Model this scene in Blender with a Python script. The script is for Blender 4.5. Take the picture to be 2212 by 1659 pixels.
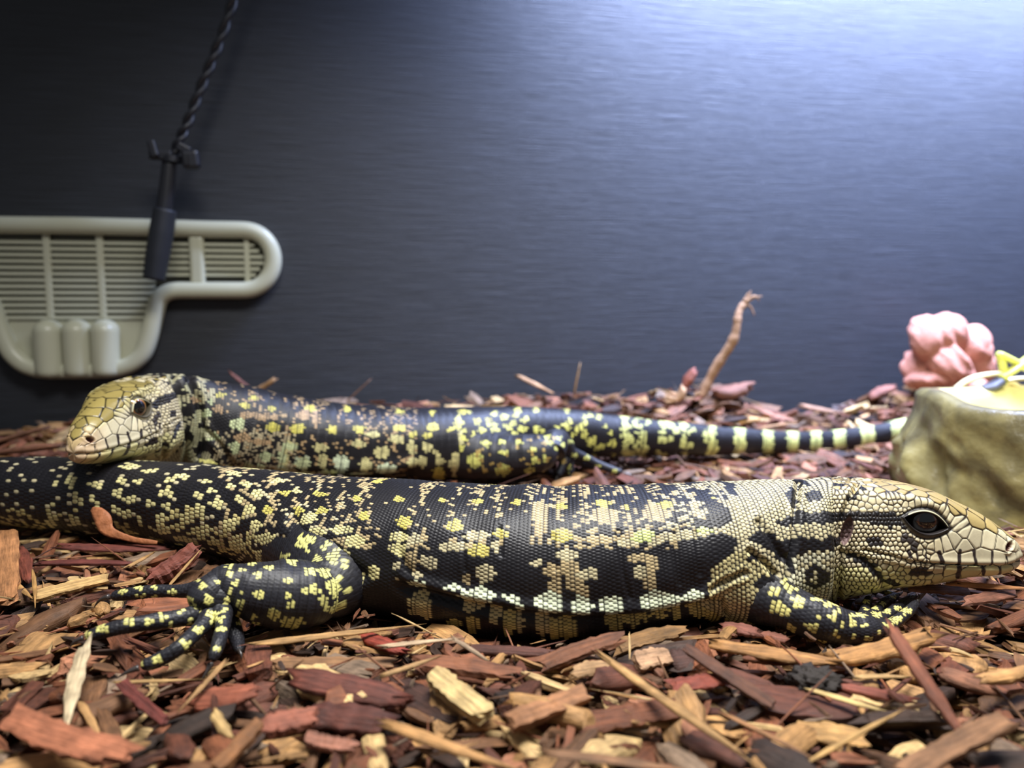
import bpy, bmesh, math, random
import numpy as np
from mathutils import Vector, Matrix, kdtree, bvhtree

for o in list(bpy.data.objects):
    bpy.data.objects.remove(o)
scene = bpy.context.scene
COL = scene.collection
RNG = np.random.default_rng(7)
random.seed(7)

# ------------------------------------------------------------------ camera
W, H, F = 2212.0, 1659.0, 1671.0
PITCH = math.radians(6.0)
CAM = np.array([0.0, 0.0, 0.155])
cam_d = bpy.data.cameras.new('camera')
cam = bpy.data.objects.new('camera', cam_d)
COL.objects.link(cam)
cam.location = CAM
cam.rotation_euler = (math.pi / 2 - PITCH, 0, 0)
cam_d.sensor_width = 36.0
cam_d.lens = F / W * 36.0
cam_d.clip_start = 0.01
cam_d.dof.use_dof = True
cam_d.dof.focus_distance = 0.40
cam_d.dof.aperture_fstop = 6.3
scene.camera = cam

# ------------------------------------------------------------------ world, lamps, exposure
world = bpy.data.worlds.new('world')
scene.world = world
world.use_nodes = True
world.node_tree.nodes['Background'].inputs[0].default_value = (0.88, 0.93, 1.0, 1)
world.node_tree.nodes['Background'].inputs[1].default_value = 0.13


def area(name, loc, target, sx, sy, power, color, spread=180):
    d = bpy.data.lights.new(name, 'AREA')
    d.shape = 'RECTANGLE'
    d.size, d.size_y = sx, sy
    d.energy = power
    d.color = color
    d.spread = math.radians(spread)
    o = bpy.data.objects.new(name, d)
    COL.objects.link(o)
    o.location = loc
    v = Vector(target) - Vector(loc)
    o.rotation_euler = v.to_track_quat('-Z', 'Y').to_euler()
    return o


area('ceiling_tube_lamp_offscreen', (0.66, 0.86, 0.82), (0.64, 1.03, 0.42), 1.05, 0.06, 40.0, (0.50, 0.61, 1.0), 116)
area('ceiling_basking_lamp_offscreen', (0.10, 0.24, 0.74), (0.10, 0.40, 0.0), 0.60, 0.16, 5.4, (1.0, 0.985, 0.96), 114)

vs = scene.view_settings
vs.view_transform = 'Standard'
vs.look = 'None'
vs.exposure = 0.35
vs.gamma = 1.0
vs.use_curve_mapping = False

# ------------------------------------------------------------------ pixel helpers
cp, sp_ = math.cos(PITCH), math.sin(PITCH)


def ray(px, py):
    a = (np.asarray(px, float) - W / 2) / F
    b = (H / 2 - np.asarray(py, float)) / F
    # camera forward (0, cp, -sp), up (0, sp, cp)
    return np.stack([a, cp + b * sp_, -sp_ + b * cp], -1)


def at_y(px, py, Y):
    d = ray(px, py)
    return CAM + d * (np.asarray(Y, float) / d[..., 1])[..., None]


def at_z(px, py, z):
    d = ray(px, py)
    return CAM + d * ((np.asarray(z, float) - CAM[2]) / d[..., 2])[..., None]


def proj(P):
    q = P - CAM
    x = q[..., 0]
    dep = q[..., 1] * cp - q[..., 2] * sp_
    up = q[..., 1] * sp_ + q[..., 2] * cp
    dep = np.maximum(dep, 1e-4)
    return W / 2 + F * x / dep, H / 2 - F * up / dep


WALL_A = math.radians(10.0)
WALL_U = np.array([math.cos(WALL_A), math.sin(WALL_A), 0.0])      # along the wall, to the right
WALL_N = np.array([math.sin(WALL_A), -math.cos(WALL_A), 0.0])     # out of the wall, to the room
WALL_O = np.array([0.0, 0.93, 0.0])


def on_wall(px, py, off=0.0):
    d = ray(px, py)
    t = ((WALL_O + WALL_N * off - CAM) @ WALL_N) / (d @ WALL_N)
    P = CAM + d * np.asarray(t)[..., None]
    return (P - WALL_O) @ WALL_U, P[..., 2]


def wallp(u, z, off=0.0):
    return WALL_O + WALL_U * u + WALL_N * off + np.array([0, 0, z])


# ------------------------------------------------------------------ numeric helpers
def lin(c):
    c = np.asarray(c, float) / 255.0
    return np.where(c <= 0.04045, c / 12.92, ((c + 0.055) / 1.055) ** 2.4)


def sstep(a, b, x):
    t = np.clip((x - a) / (b - a), 0, 1)
    return t * t * (3 - 2 * t)


def nat_spline(x, y, xq):
    """natural cubic spline of y (M, ...) at knots x, evaluated at xq"""
    x = np.asarray(x, float)
    y = np.asarray(y, float)
    sh = y.shape[1:]
    Y = y.reshape(len(x), -1)
    n = len(x)
    h = np.diff(x)
    A = np.eye(n)
    R = np.zeros_like(Y)
    for i in range(1, n - 1):
        A[i, i - 1], A[i, i], A[i, i + 1] = h[i - 1], 2 * (h[i - 1] + h[i]), h[i]
        R[i] = 6 * ((Y[i + 1] - Y[i]) / h[i] - (Y[i] - Y[i - 1]) / h[i - 1])
    Mm = np.linalg.solve(A, R)
    k = np.clip(np.searchsorted(x, xq, side='right') - 1, 0, n - 2)
    hh = h[k][:, None]
    a = (x[k + 1] - xq)[:, None] / hh
    b = (xq - x[k])[:, None] / hh
    out = a * Y[k] + b * Y[k + 1] + ((a ** 3 - a) * Mm[k] + (b ** 3 - b) * Mm[k + 1]) * hh ** 2 / 6
    return out.reshape((len(xq),) + sh)


def per_spline(y, vq):
    """periodic cubic spline through y (K, ...) at v = k/K"""
    K = len(y)
    Y = y.reshape(K, -1)
    A = np.zeros((K, K))
    for i in range(K):
        A[i, i] = 4
        A[i, (i + 1) % K] += 1
        A[i, (i - 1) % K] += 1
    R = 6 * (np.roll(Y, -1, 0) - 2 * Y + np.roll(Y, 1, 0))
    Mm = np.linalg.solve(A, R)
    t = (np.asarray(vq) % 1.0) * K
    k = np.floor(t).astype(int) % K
    b = (t - np.floor(t))[:, None]
    a = 1 - b
    k1 = (k + 1) % K
    out = a * Y[k] + b * Y[k1] + ((a ** 3 - a) * Mm[k] + (b ** 3 - b) * Mm[k1]) / 6
    return out.reshape((len(t),) + y.shape[1:])


def hash01(a, b=0, c=0):
    v = np.sin(np.asarray(a) * 127.1 + np.asarray(b) * 311.7 + c * 74.7) * 43758.5453
    return v - np.floor(v)


def vnoise(x, y, seed=0):
    xi, yi = np.floor(x), np.floor(y)
    fx, fy = x - xi, y - yi
    fx = fx * fx * (3 - 2 * fx)
    fy = fy * fy * (3 - 2 * fy)
    h = lambda i, j: hash01(xi + i, yi + j, seed)
    return (h(0, 0) * (1 - fx) + h(1, 0) * fx) * (1 - fy) + (h(0, 1) * (1 - fx) + h(1, 1) * fx) * fy


def seg_dist(px, py, pts):
    """distance of points to a polyline"""
    best = np.full(np.shape(px), 1e9)
    for (x0, y0), (x1, y1) in zip(pts[:-1], pts[1:]):
        dx, dy = x1 - x0, y1 - y0
        t = np.clip(((px - x0) * dx + (py - y0) * dy) / (dx * dx + dy * dy + 1e-9), 0, 1)
        best = np.minimum(best, np.hypot(px - x0 - t * dx, py - y0 - t * dy))
    return best


def in_poly(px, py, poly):
    inside = np.zeros(np.shape(px), bool)
    n = len(poly)
    for i in range(n):
        x0, y0 = poly[i]
        x1, y1 = poly[(i + 1) % n]
        c = ((y0 > py) != (y1 > py)) & (px < (x1 - x0) * (py - y0) / (y1 - y0 + 1e-12) + x0)
        inside ^= c
    return inside


# ------------------------------------------------------------------ mesh helpers
def mesh_np(name, V, Q, T=None, mats=(), cols=None, smooth=True, attrs=None):
    """mesh from numpy: quads Q (n,4) and triangles T (m,3)"""
    me = bpy.data.meshes.new(name)
    Q = np.zeros((0, 4), np.int32) if Q is None else np.asarray(Q, np.int32)
    T = np.zeros((0, 3), np.int32) if T is None else np.asarray(T, np.int32)
    me.vertices.add(len(V))
    me.vertices.foreach_set('co', np.asarray(V, np.float32).ravel())
    loops = np.concatenate([Q.ravel(), T.ravel()]).astype(np.int32)
    me.loops.add(len(loops))
    me.loops.foreach_set('vertex_index', loops)
    nq, nt = len(Q), len(T)
    me.polygons.add(nq + nt)
    st = np.concatenate([np.arange(nq) * 4, nq * 4 + np.arange(nt) * 3]).astype(np.int32)
    me.polygons.foreach_set('loop_start', st)
    me.polygons.foreach_set('use_smooth', np.full(nq + nt, smooth, bool))
    me.update(calc_edges=True)
    me.validate()
    if cols is not None:
        a = me.color_attributes.new('Col', 'FLOAT_COLOR', 'POINT')
        c = np.ones((len(V), 4), np.float32)
        c[:, :cols.shape[1]] = cols
        a.data.foreach_set('color', c.ravel())
    for k, v in (attrs or {}).items():
        if v.ndim == 2:
            a = me.attributes.new(k, 'FLOAT_VECTOR', 'POINT')
            a.data.foreach_set('vector', np.asarray(v, np.float32).ravel())
        else:
            a = me.attributes.new(k, 'FLOAT', 'POINT')
            a.data.foreach_set('value', np.asarray(v, np.float32).ravel())
    for m in mats:
        me.materials.append(m)
    return me


def link(name, me, parent=None, label=None, cat=None, group=None, kind=None, loc=None):
    o = bpy.data.objects.new(name, me)
    COL.objects.link(o)
    if loc is not None:
        o.location = loc
    if parent is not None:
        o.parent = parent
    for k, v in (('label', label), ('category', cat), ('group', group), ('kind', kind)):
        if v:
            o[k] = v
    return o


def thing(name, label, cat, loc=(0, 0, 0), group=None):
    return link(name, None, None, label, cat, group, loc=loc)


def grid_quads(nr, nc, off=0, wrap=True):
    i = np.arange(nr - 1)[:, None]
    j = np.arange(nc if wrap else nc - 1)[None, :]
    j1 = (j + 1) % nc
    q = np.stack([i * nc + j, i * nc + j1, (i + 1) * nc + j1, (i + 1) * nc + j], -1)
    return q.reshape(-1, 4) + off


def frames(C):
    """parallel transported frames along centre line C (n,3)"""
    t = np.gradient(C, axis=0)
    t /= np.linalg.norm(t, axis=1)[:, None]
    n = np.zeros_like(C)
    b = np.zeros_like(C)
    u = np.array([0, 0, 1.0])
    if abs(t[0] @ u) > 0.9:
        u = np.array([0, -1.0, 0])
    u = u - t[0] * (u @ t[0])
    for i in range(len(C)):
        u = u - t[i] * (u @ t[i])
        u /= np.linalg.norm(u)
        n[i] = u
        b[i] = np.cross(t[i], u)
    return t, n, b


def tube_mesh(C, R, nc=12, caps=True, flat=None):
    """V, Q, T of a tube around C with radii R"""
    C = np.asarray(C, float)
    R = np.broadcast_to(np.asarray(R, float), (len(C),))
    t, n, b = frames(C)
    th = np.arange(nc) / nc * 2 * math.pi
    fl = 1.0 if flat is None else flat
    V = C[:, None] + R[:, None, None] * (np.cos(th)[None, :, None] * n[:, None] * fl + np.sin(th)[None, :, None] * b[:, None])
    V = V.reshape(-1, 3)
    Q = grid_quads(len(C), nc)
    T = None
    if caps:
        k = len(V)
        V = np.vstack([V, C[0], C[-1]])
        j = np.arange(nc)
        j1 = (j + 1) % nc
        e = (len(C) - 1) * nc
        T = np.vstack([np.stack([np.full(nc, k), j1, j], 1), np.stack([np.full(nc, k + 1), e + j, e + j1], 1)])
    return V, Q, T


# ------------------------------------------------------------------ materials
def new_mat(name):
    m = bpy.data.materials.new(name)
    m.use_nodes = True
    nt = m.node_tree
    return m, nt, nt.nodes['Principled BSDF']


def plain(name, rgb, rough=0.5, spec=0.5, bump=0.0, bscale=200.0, var=0.0):
    m, nt, p = new_mat(name)
    c = lin(rgb)
    p.inputs['Base Color'].default_value = (*c, 1)
    p.inputs['Roughness'].default_value = rough
    p.inputs['Specular IOR Level'].default_value = spec
    if bump or var:
        tc = nt.nodes.new('ShaderNodeTexCoord')
        nz = nt.nodes.new('ShaderNodeTexNoise')
        nz.inputs['Scale'].default_value = bscale
        nz.inputs['Detail'].default_value = 4
        nt.links.new(tc.outputs['Object'], nz.inputs['Vector'])
        if bump:
            b = nt.nodes.new('ShaderNodeBump')
            b.inputs['Strength'].default_value = bump
            b.inputs['Distance'].default_value = 0.002
            nt.links.new(nz.outputs['Fac'], b.inputs['Height'])
            nt.links.new(b.outputs['Normal'], p.inputs['Normal'])
        if var:
            r = nt.nodes.new('ShaderNodeValToRGB')
            r.color_ramp.elements[0].position = 0.3
            r.color_ramp.elements[1].position = 0.7
            r.color_ramp.elements[0].color = (*(c * (1 - var)), 1)
            r.color_ramp.elements[1].color = (*np.minimum(c * (1 + var), 1), 1)
            nt.links.new(nz.outputs['Fac'], r.inputs['Fac'])
            nt.links.new(r.outputs['Color'], p.inputs['Base Color'])
    return m

# ================================================================== the setting
def wall_material():
    m, nt, p = new_mat('black_woodgrain_laminate')
    tc = nt.nodes.new('ShaderNodeTexCoord')
    mp = nt.nodes.new('ShaderNodeMapping')
    mp.inputs['Scale'].default_value = (13.0, 1.0, 400.0)
    nz = nt.nodes.new('ShaderNodeTexNoise')
    nz.inputs['Scale'].default_value = 1.0
    nz.inputs['Detail'].default_value = 5
    nz.inputs['Roughness'].default_value = 0.6
    mp2 = nt.nodes.new('ShaderNodeMapping')
    mp2.inputs['Scale'].default_value = (22.0, 1.0, 900.0)
    n2 = nt.nodes.new('ShaderNodeTexNoise')
    n2.inputs['Scale'].default_value = 1.0
    n2.inputs['Detail'].default_value = 2
    L = nt.links.new
    L(tc.outputs['Object'], mp.inputs['Vector'])
    L(tc.outputs['Object'], mp2.inputs['Vector'])
    L(mp.outputs['Vector'], nz.inputs['Vector'])
    L(mp2.outputs['Vector'], n2.inputs['Vector'])
    r = nt.nodes.new('ShaderNodeValToRGB')
    r.color_ramp.elements[0].position = 0.32
    r.color_ramp.elements[1].position = 0.72
    r.color_ramp.elements[0].color = (0.008, 0.0095, 0.013, 1)
    r.color_ramp.elements[1].color = (0.021, 0.0245, 0.033, 1)
    L(nz.outputs['Fac'], r.inputs['Fac'])
    L(r.outputs['Color'], p.inputs['Base Color'])
    ad = nt.nodes.new('ShaderNodeMath')
    ad.operation = 'ADD'
    L(nz.outputs['Fac'], ad.inputs[0])
    L(n2.outputs['Fac'], ad.inputs[1])
    b = nt.nodes.new('ShaderNodeBump')
    b.inputs['Strength'].default_value = 0.45
    b.inputs['Distance'].default_value = 0.0012
    L(ad.outputs[0], b.inputs['Height'])
    L(b.outputs['Normal'], p.inputs['Normal'])
    p.inputs['Roughness'].default_value = 0.58
    p.inputs['Specular IOR Level'].default_value = 0.55
    return m


def box_np(x0, x1, y0, y1, z0, z1):
    V = np.array([(x, y, z) for x in (x0, x1) for y in (y0, y1) for z in (z0, z1)], float)
    Q = np.array([(0, 1, 3, 2), (4, 6, 7, 5), (0, 4, 5, 1), (2, 3, 7, 6), (0, 2, 6, 4), (1, 5, 7, 3)])
    return V, Q


WALL_M = wall_material()
V, Q = box_np(-1.5, 1.8, 0.0, 0.018, -0.08, 1.05)
wall = link('wall_back', mesh_np('wall_back', V, Q, mats=[WALL_M], smooth=False), kind='structure', loc=tuple(WALL_O))
wall.rotation_euler = (0, 0, WALL_A)

SIL = np.array([(-400, 905), (0, 905), (120, 900), (500, 860), (620, 850), (800, 852), (1000, 850), (1130, 838), (1250, 836), (1400, 842),
                (1500, 818), (1570, 822), (1650, 862), (1720, 890), (1800, 872), (1900, 838), (1960, 830), (2212, 830), (2700, 830)], float)


def ground(x, y):
    """height of the mulch: flat in front, heaped against the back wall"""
    x = np.asarray(x, float)
    y = np.asarray(y, float)
    px = W / 2 + F * x / np.maximum(y, 0.05)
    s = np.interp(px, SIL[:, 0], SIL[:, 1])
    yw = WALL_O[1] + x * math.tan(WALL_A)
    _, zw = on_wall(px, s)
    zw = np.clip(zw, 0.0, 0.085) - 0.008
    d = yw - y
    h = zw * (1 - sstep(0.03, 0.24, d))
    h = h + 0.005 * (vnoise(x * 14 + 40, y * 14, 3) - 0.5) + 0.004 * (vnoise(x * 40 + 9, y * 40, 5) - 0.5)
    h = h + 0.010 * np.exp(-((x - 0.27) / 0.07) ** 2 - ((y - 0.43) / 0.07) ** 2)
    return h


SOIL_M = plain('dark_mulch_soil', (58, 38, 30), 0.9, 0.2, bump=0.8, bscale=160, var=0.5)
gx = np.linspace(-1.0, 1.3, 116)
gy = np.linspace(-0.05, 1.18, 80)
GX, GY = np.meshgrid(gx, gy)
GZ = ground(GX, GY) - 0.014
V = np.stack([GX, GY, GZ], -1)
keep_y = WALL_O[1] + V[..., 0] * math.tan(WALL_A) + 0.010
V[..., 1] = np.minimum(V[..., 1], keep_y)
link('floor', mesh_np('floor', V.reshape(-1, 3), grid_quads(80, 116, wrap=False), mats=[SOIL_M]), kind='structure')

# ------------------------------------------------------------------ wall vent
CREAM_M = plain('cream_plastic', (180, 180, 158), 0.34, 0.5)
DARK_BACK_M = plain('shadowed_grey_mesh', (96, 95, 88), 0.7, 0.3)  # backing grey darkened to carry the shade in the gaps between slats


def vent():
    half = [(165, 488), (330, 492), (450, 496), (532, 497)]
    for a in range(-80, 81, 16):
        half.append((532 + 60 * math.cos(math.radians(a)), 562 + 65 * math.sin(math.radians(a))))
    half += [(532, 627), (440, 627), (372, 627), (345, 640), (335, 680), (325, 725), (312, 762), (288, 786), (255, 797), (165, 800)]
    hp = np.array(half, float)
    u, z = on_wall(hp[:, 0], hp[:, 1], 0.008)
    uc = u[0] * 0.5 + u[-1] * 0.5
    root_p = wallp(uc, z.min() - 0.01)
    root = thing('wall_vent', 'cream plastic louvred vent cover with three finger grips on the black wall', 'vent', tuple(root_p))

    def add(name, V, Q, T=None, mat=CREAM_M, smooth=True, parent=root):
        o = link(name, mesh_np(name, np.asarray(V) - root_p, Q, T, mats=[mat], smooth=smooth), parent)
        return o

    # frame: closed tube through the right half and its mirror image
    U = np.concatenate([u[:-1], [uc], (2 * uc - u[1:-1])[::-1]])
    Z = np.concatenate([z[:-1], [z[-1]], z[1:-1][::-1]])
    U[0] = uc
    K = len(U)
    d = np.hypot(np.diff(np.append(U, U[0])), np.diff(np.append(Z, Z[0])))
    s = np.concatenate([[0], np.cumsum(d)])
    q = np.linspace(0, s[-1], 241)[:-1]
    Uq = np.interp(q, s, np.append(U, U[0]))
    Zq = np.interp(q, s, np.append(Z, Z[0]))
    for _ in range(3):
        Uq = (np.roll(Uq, 1) + 2 * Uq + np.roll(Uq, -1)) / 4
        Zq = (np.roll(Zq, 1) + 2 * Zq + np.roll(Zq, -1)) / 4
    tu, tz = np.roll(Uq, -1) - np.roll(Uq, 1), np.roll(Zq, -1) - np.roll(Zq, 1)
    ln = np.hypot(tu, tz)
    nu, nz = -tz / ln, tu / ln
    nc = 20
    th = np.arange(nc) / nc * 2 * math.pi
    r = 0.0092
    cx = np.sign(np.cos(th)) * np.abs(np.cos(th)) ** 0.8 * r
    cy = np.sign(np.sin(th)) * np.abs(np.sin(th)) ** 0.8 * 0.011 + 0.010
    P = (WALL_O + WALL_U * (Uq[:, None, None] + nu[:, None, None] * cx[None, :, None])
         + WALL_N * cy[None, :, None] + np.array([0, 0, 1.0]) * (Zq[:, None, None] + nz[:, None, None] * cx[None, :, None]))
    n = len(Uq)
    i = np.arange(n)[:, None]
    j = np.arange(nc)[None]
    Qf = np.stack([i * nc + j, i * nc + (j + 1) % nc, ((i + 1) % n) * nc + (j + 1) % nc, ((i + 1) % n) * nc + j], -1).reshape(-1, 4)
    add('frame', P.reshape(-1, 3), Qf[:, ::-1])

    def bx(name, u0, u1, z0, z1, o0, o1, mat=CREAM_M, smooth=False, bev=0.0):
        V, Qb = box_np(u0, u1, o0, o1, z0, z1)
        V3 = WALL_O + WALL_U * V[:, :1] + WALL_N * V[:, 1:2] + np.array([0, 0, 1.0]) * V[:, 2:]
        o = add(name, V3, Qb[:, ::-1], mat=mat, smooth=smooth)
        if bev:
            md = o.modifiers.new('bevel', 'BEVEL')
            md.width = bev
            md.segments = 3
        return o

    zz = lambda py, px=165: float(on_wall(px, py, 0.008)[1])
    uu = lambda px, py=560: float(on_wall(px, py, 0.008)[0])
    mir = lambda v: 2 * uc - v
    arm = uu(575)
    # backing behind the louvres
    bx('backing', mir(uu(572)), uu(572), zz(612), zz(500), 0.0005, 0.002, DARK_BACK_M)
    bx('backing', mir(uu(322)), uu(322), zz(700), zz(612), 0.0005, 0.002, DARK_BACK_M)
    # louvre slats
    pitch = (zz(515) - zz(690)) / 13.0
    for k in range(13):
        zc = zz(515) - (k + 0.5) * pitch
        if k < 6:
            e = arm - 0.012 * abs(k - 2.5) / 2.5
        else:
            e = uu(338 - (k - 6) * 2.6, 640)
        V, Qb = box_np(mir(e), e, 0.002, 0.010, -pitch * 0.20, pitch * 0.20)
        V[:, 2] += np.where(V[:, 1] > 0.005, -pitch * 0.25, pitch * 0.2)
        V[:, 2] += zc
        V3 = WALL_O + WALL_U * V[:, :1] + WALL_N * V[:, 1:2] + np.array([0, 0, 1.0]) * V[:, 2:]
        add('slat', V3, Qb[:, ::-1], smooth=False)
    # mullions
    du = uu(219) - uu(162)
    for sgn in (-1, 1):
        bx('mullion', uc + sgn * du - 0.0038, uc + sgn * du + 0.0038, zz(690), zz(505), 0.004, 0.0105, bev=0.002)
        w = uu(427) - uc
        bx('mullion', uc + sgn * w - 0.0078, uc + sgn * w + 0.0078, zz(615), zz(505), 0.003, 0.016, bev=0.004)
        w = uu(534) - uc
        bx('mullion', uc + sgn * w - 0.003, uc + sgn * w + 0.003, zz(612), zz(510), 0.003, 0.0115, bev=0.0015)
    # lower plate
    zt, zb = zz(688), zz(805)
    a, b = uu(325, 690) - uc, uu(270, 800) - uc
    pts = [(-a, zt), (a, zt), (a - 0.006, zt - 0.03), (b, zb), (-b, zb), (-a + 0.006, zt - 0.03)]
    V = [wallp(uc + x, y, o) for o in (0.001, 0.007) for x, y in pts]
    Qp = [(i, (i + 1) % 6, 6 + (i + 1) % 6, 6 + i) for i in range(6)] + [(6, 7, 8, 9), (6, 9, 10, 11)]
    add('lower_plate', np.array(V), np.array(Qp), smooth=False)
    # finger grips: rounded upright bosses
    for k in (-1, 0, 1):
        fu = uc + k * (uu(226) - uu(165))
        rr = 0.0148
        z0, z1 = zz(817), zz(690)
        t = 1 - np.linspace(1, 0, 25) ** 1.5
        zc = z0 + (z1 - z0) * t
        prof = rr * np.sqrt(np.clip(1 - np.clip((t - 0.80) / 0.205, 0, 1) ** 2, 0.0, 1))
        prof *= np.sqrt(np.clip(1 - np.clip((0.10 - t) / 0.10, 0, 1) ** 2, 0.02, 1))
        th2 = np.linspace(0, 2 * math.pi, 25)[:-1]
        pr = prof[:, None, None]
        P = (WALL_O + WALL_U * (fu + pr * np.cos(th2)[None, :, None]) + WALL_N * (0.012 + pr * 1.15 * np.sin(th2)[None, :, None])
             + np.array([0, 0, 1.0]) * zc[:, None, None])
        Vv = P.reshape(-1, 3)
        nn = len(Vv)
        Vv = np.vstack([Vv, P[0].mean(0), P[-1].mean(0)])
        j = np.arange(24)
        Tt = np.vstack([np.stack([np.full(24, nn), (j + 1) % 24, j], 1), np.stack([np.full(24, nn + 1), 24 * 24 + j, 24 * 24 + (j + 1) % 24], 1)])
        add('finger_grip', Vv, grid_quads(25, 24), Tt)
    return root


vent()

# ------------------------------------------------------------------ hanging probe cable
BLACK_M = plain('black_rubber', (26, 27, 34), 0.42, 0.5)
SHEATH_M = plain('dark_grey_heat_shrink', (30, 33, 40), 0.55, 0.4)


def cable():
    def wp(px, py, off):
        u, z = on_wall(px, py, off)
        return wallp(float(u), float(z), off)
    base = wp(334, 606, 0.05)
    root = thing('probe_cable', 'black probe cable hanging in front of the cream vent with a zip tie', 'cable', tuple(base))

    def tube(name, pts, rad, mat, nc=14, par=root):
        C = np.array([wp(*p) for p in pts])
        k = np.arange(len(C))
        q = np.linspace(0, len(C) - 1, 8 * (len(C) - 1) + 1)
        Cq = nat_spline(k, C, q)
        Rq = np.interp(q, k, rad)
        V, Q, T = tube_mesh(Cq, Rq, nc)
        return link(name, mesh_np(name, V - base, Q, T, mats=[mat]), par)

    # twisted cable: two strands
    pts = [(548, -110, 0.05), (515, -30, 0.05), (478, 80, 0.05), (440, 175, 0.05), (405, 265, 0.05), (378, 330, 0.05), (362, 400, 0.05), (354, 470, 0.05)]
    C = np.array([wp(*p) for p in pts])
    q = np.linspace(0, len(C) - 1, 160)
    Cq = nat_spline(np.arange(len(C)), C, q)
    t, n, b = frames(Cq)
    for ph in (0, math.pi):
        a = q * 7.5 + ph
        S = Cq + 0.0026 * (np.cos(a)[:, None] * n + np.sin(a)[:, None] * b)
        V, Q, T = tube_mesh(S, 0.0031, 10)
        link('cable_strand', mesh_np('cable_strand', V - base, Q, T, mats=[BLACK_M]), root)
    tube('cable_sleeve', [(366, 350, 0.05), (360, 410, 0.05), (352, 470, 0.05)], [0.0072, 0.0078, 0.0080], BLACK_M)
    tube('sheath', [(357, 452, 0.05), (349, 500, 0.05), (341, 550, 0.05), (332, 605, 0.05)], [0.0112, 0.0122, 0.0120, 0.0108], SHEATH_M, 20)
    # zip tie: band, head, cut tail
    c = wp(372, 345, 0.05)
    th = np.linspace(0, 2 * math.pi, 25)[:-1]
    ring = []
    for rr, zz in ((0.0082, -0.003), (0.0102, -0.003), (0.0102, 0.003), (0.0082, 0.003)):
        ring.append(c + rr * (np.cos(th)[:, None] * WALL_U + np.sin(th)[:, None] * WALL_N) + np.array([0, 0, zz]))
    V = np.array(ring).reshape(-1, 3)
    i = np.arange(4)[:, None]
    j = np.arange(24)[None]
    Q = np.stack([i * 24 + j, i * 24 + (j + 1) % 24, ((i + 1) % 4) * 24 + (j + 1) % 24, ((i + 1) % 4) * 24 + j], -1).reshape(-1, 4)
    tie = link('zip_tie', mesh_np('zip_tie', V - base, Q[:, ::-1], mats=[BLACK_M], smooth=False), root)

    def lump(name, px, py, off, su, so, sz, par, rot=0.0):
        m = wp(px, py, off)
        V, Q = box_np(-su, su, -so, so, -sz, sz)
        cr, sr = math.cos(rot), math.sin(rot)
        X = V[:, 0] * cr - V[:, 2] * sr
        Zz = V[:, 0] * sr + V[:, 2] * cr
        V3 = m - base + WALL_U * X[:, None] + WALL_N * V[:, 1:2] + np.array([0, 0, 1.0]) * Zz[:, None]
        o = link(name, mesh_np(name, V3, Q[:, ::-1], mats=[BLACK_M], smooth=False), par)
        md = o.modifiers.new('bevel', 'BEVEL')
        md.width = min(su, so, sz) * 0.5
        md.segments = 3
        return o
    lump('tie_head', 413, 345, 0.055, 0.0085, 0.007, 0.0090, tie, 0.1)
    lump('tie_slot', 416, 346, 0.063, 0.0040, 0.0012, 0.0058, tie, 0.1)
    lump('tie_bridge', 397, 322, 0.052, 0.0075, 0.005, 0.0050, tie, -0.5)
    lump('tie_tail', 331, 322, 0.060, 0.0040, 0.004, 0.0085, tie, 0.25)
    lump('tie_bridge', 347, 336, 0.055, 0.0110, 0.0035, 0.0045, tie, 0.0)
    return root


cable()

# ================================================================== bowl, pink rock, straw, twig
def bumpy(P, amp, sc, seed=0):
    return amp * (vnoise(P[..., 0] * sc + P[..., 2] * sc * 0.7, P[..., 1] * sc - P[..., 2] * sc * 0.5, seed) - 0.5)


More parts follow.
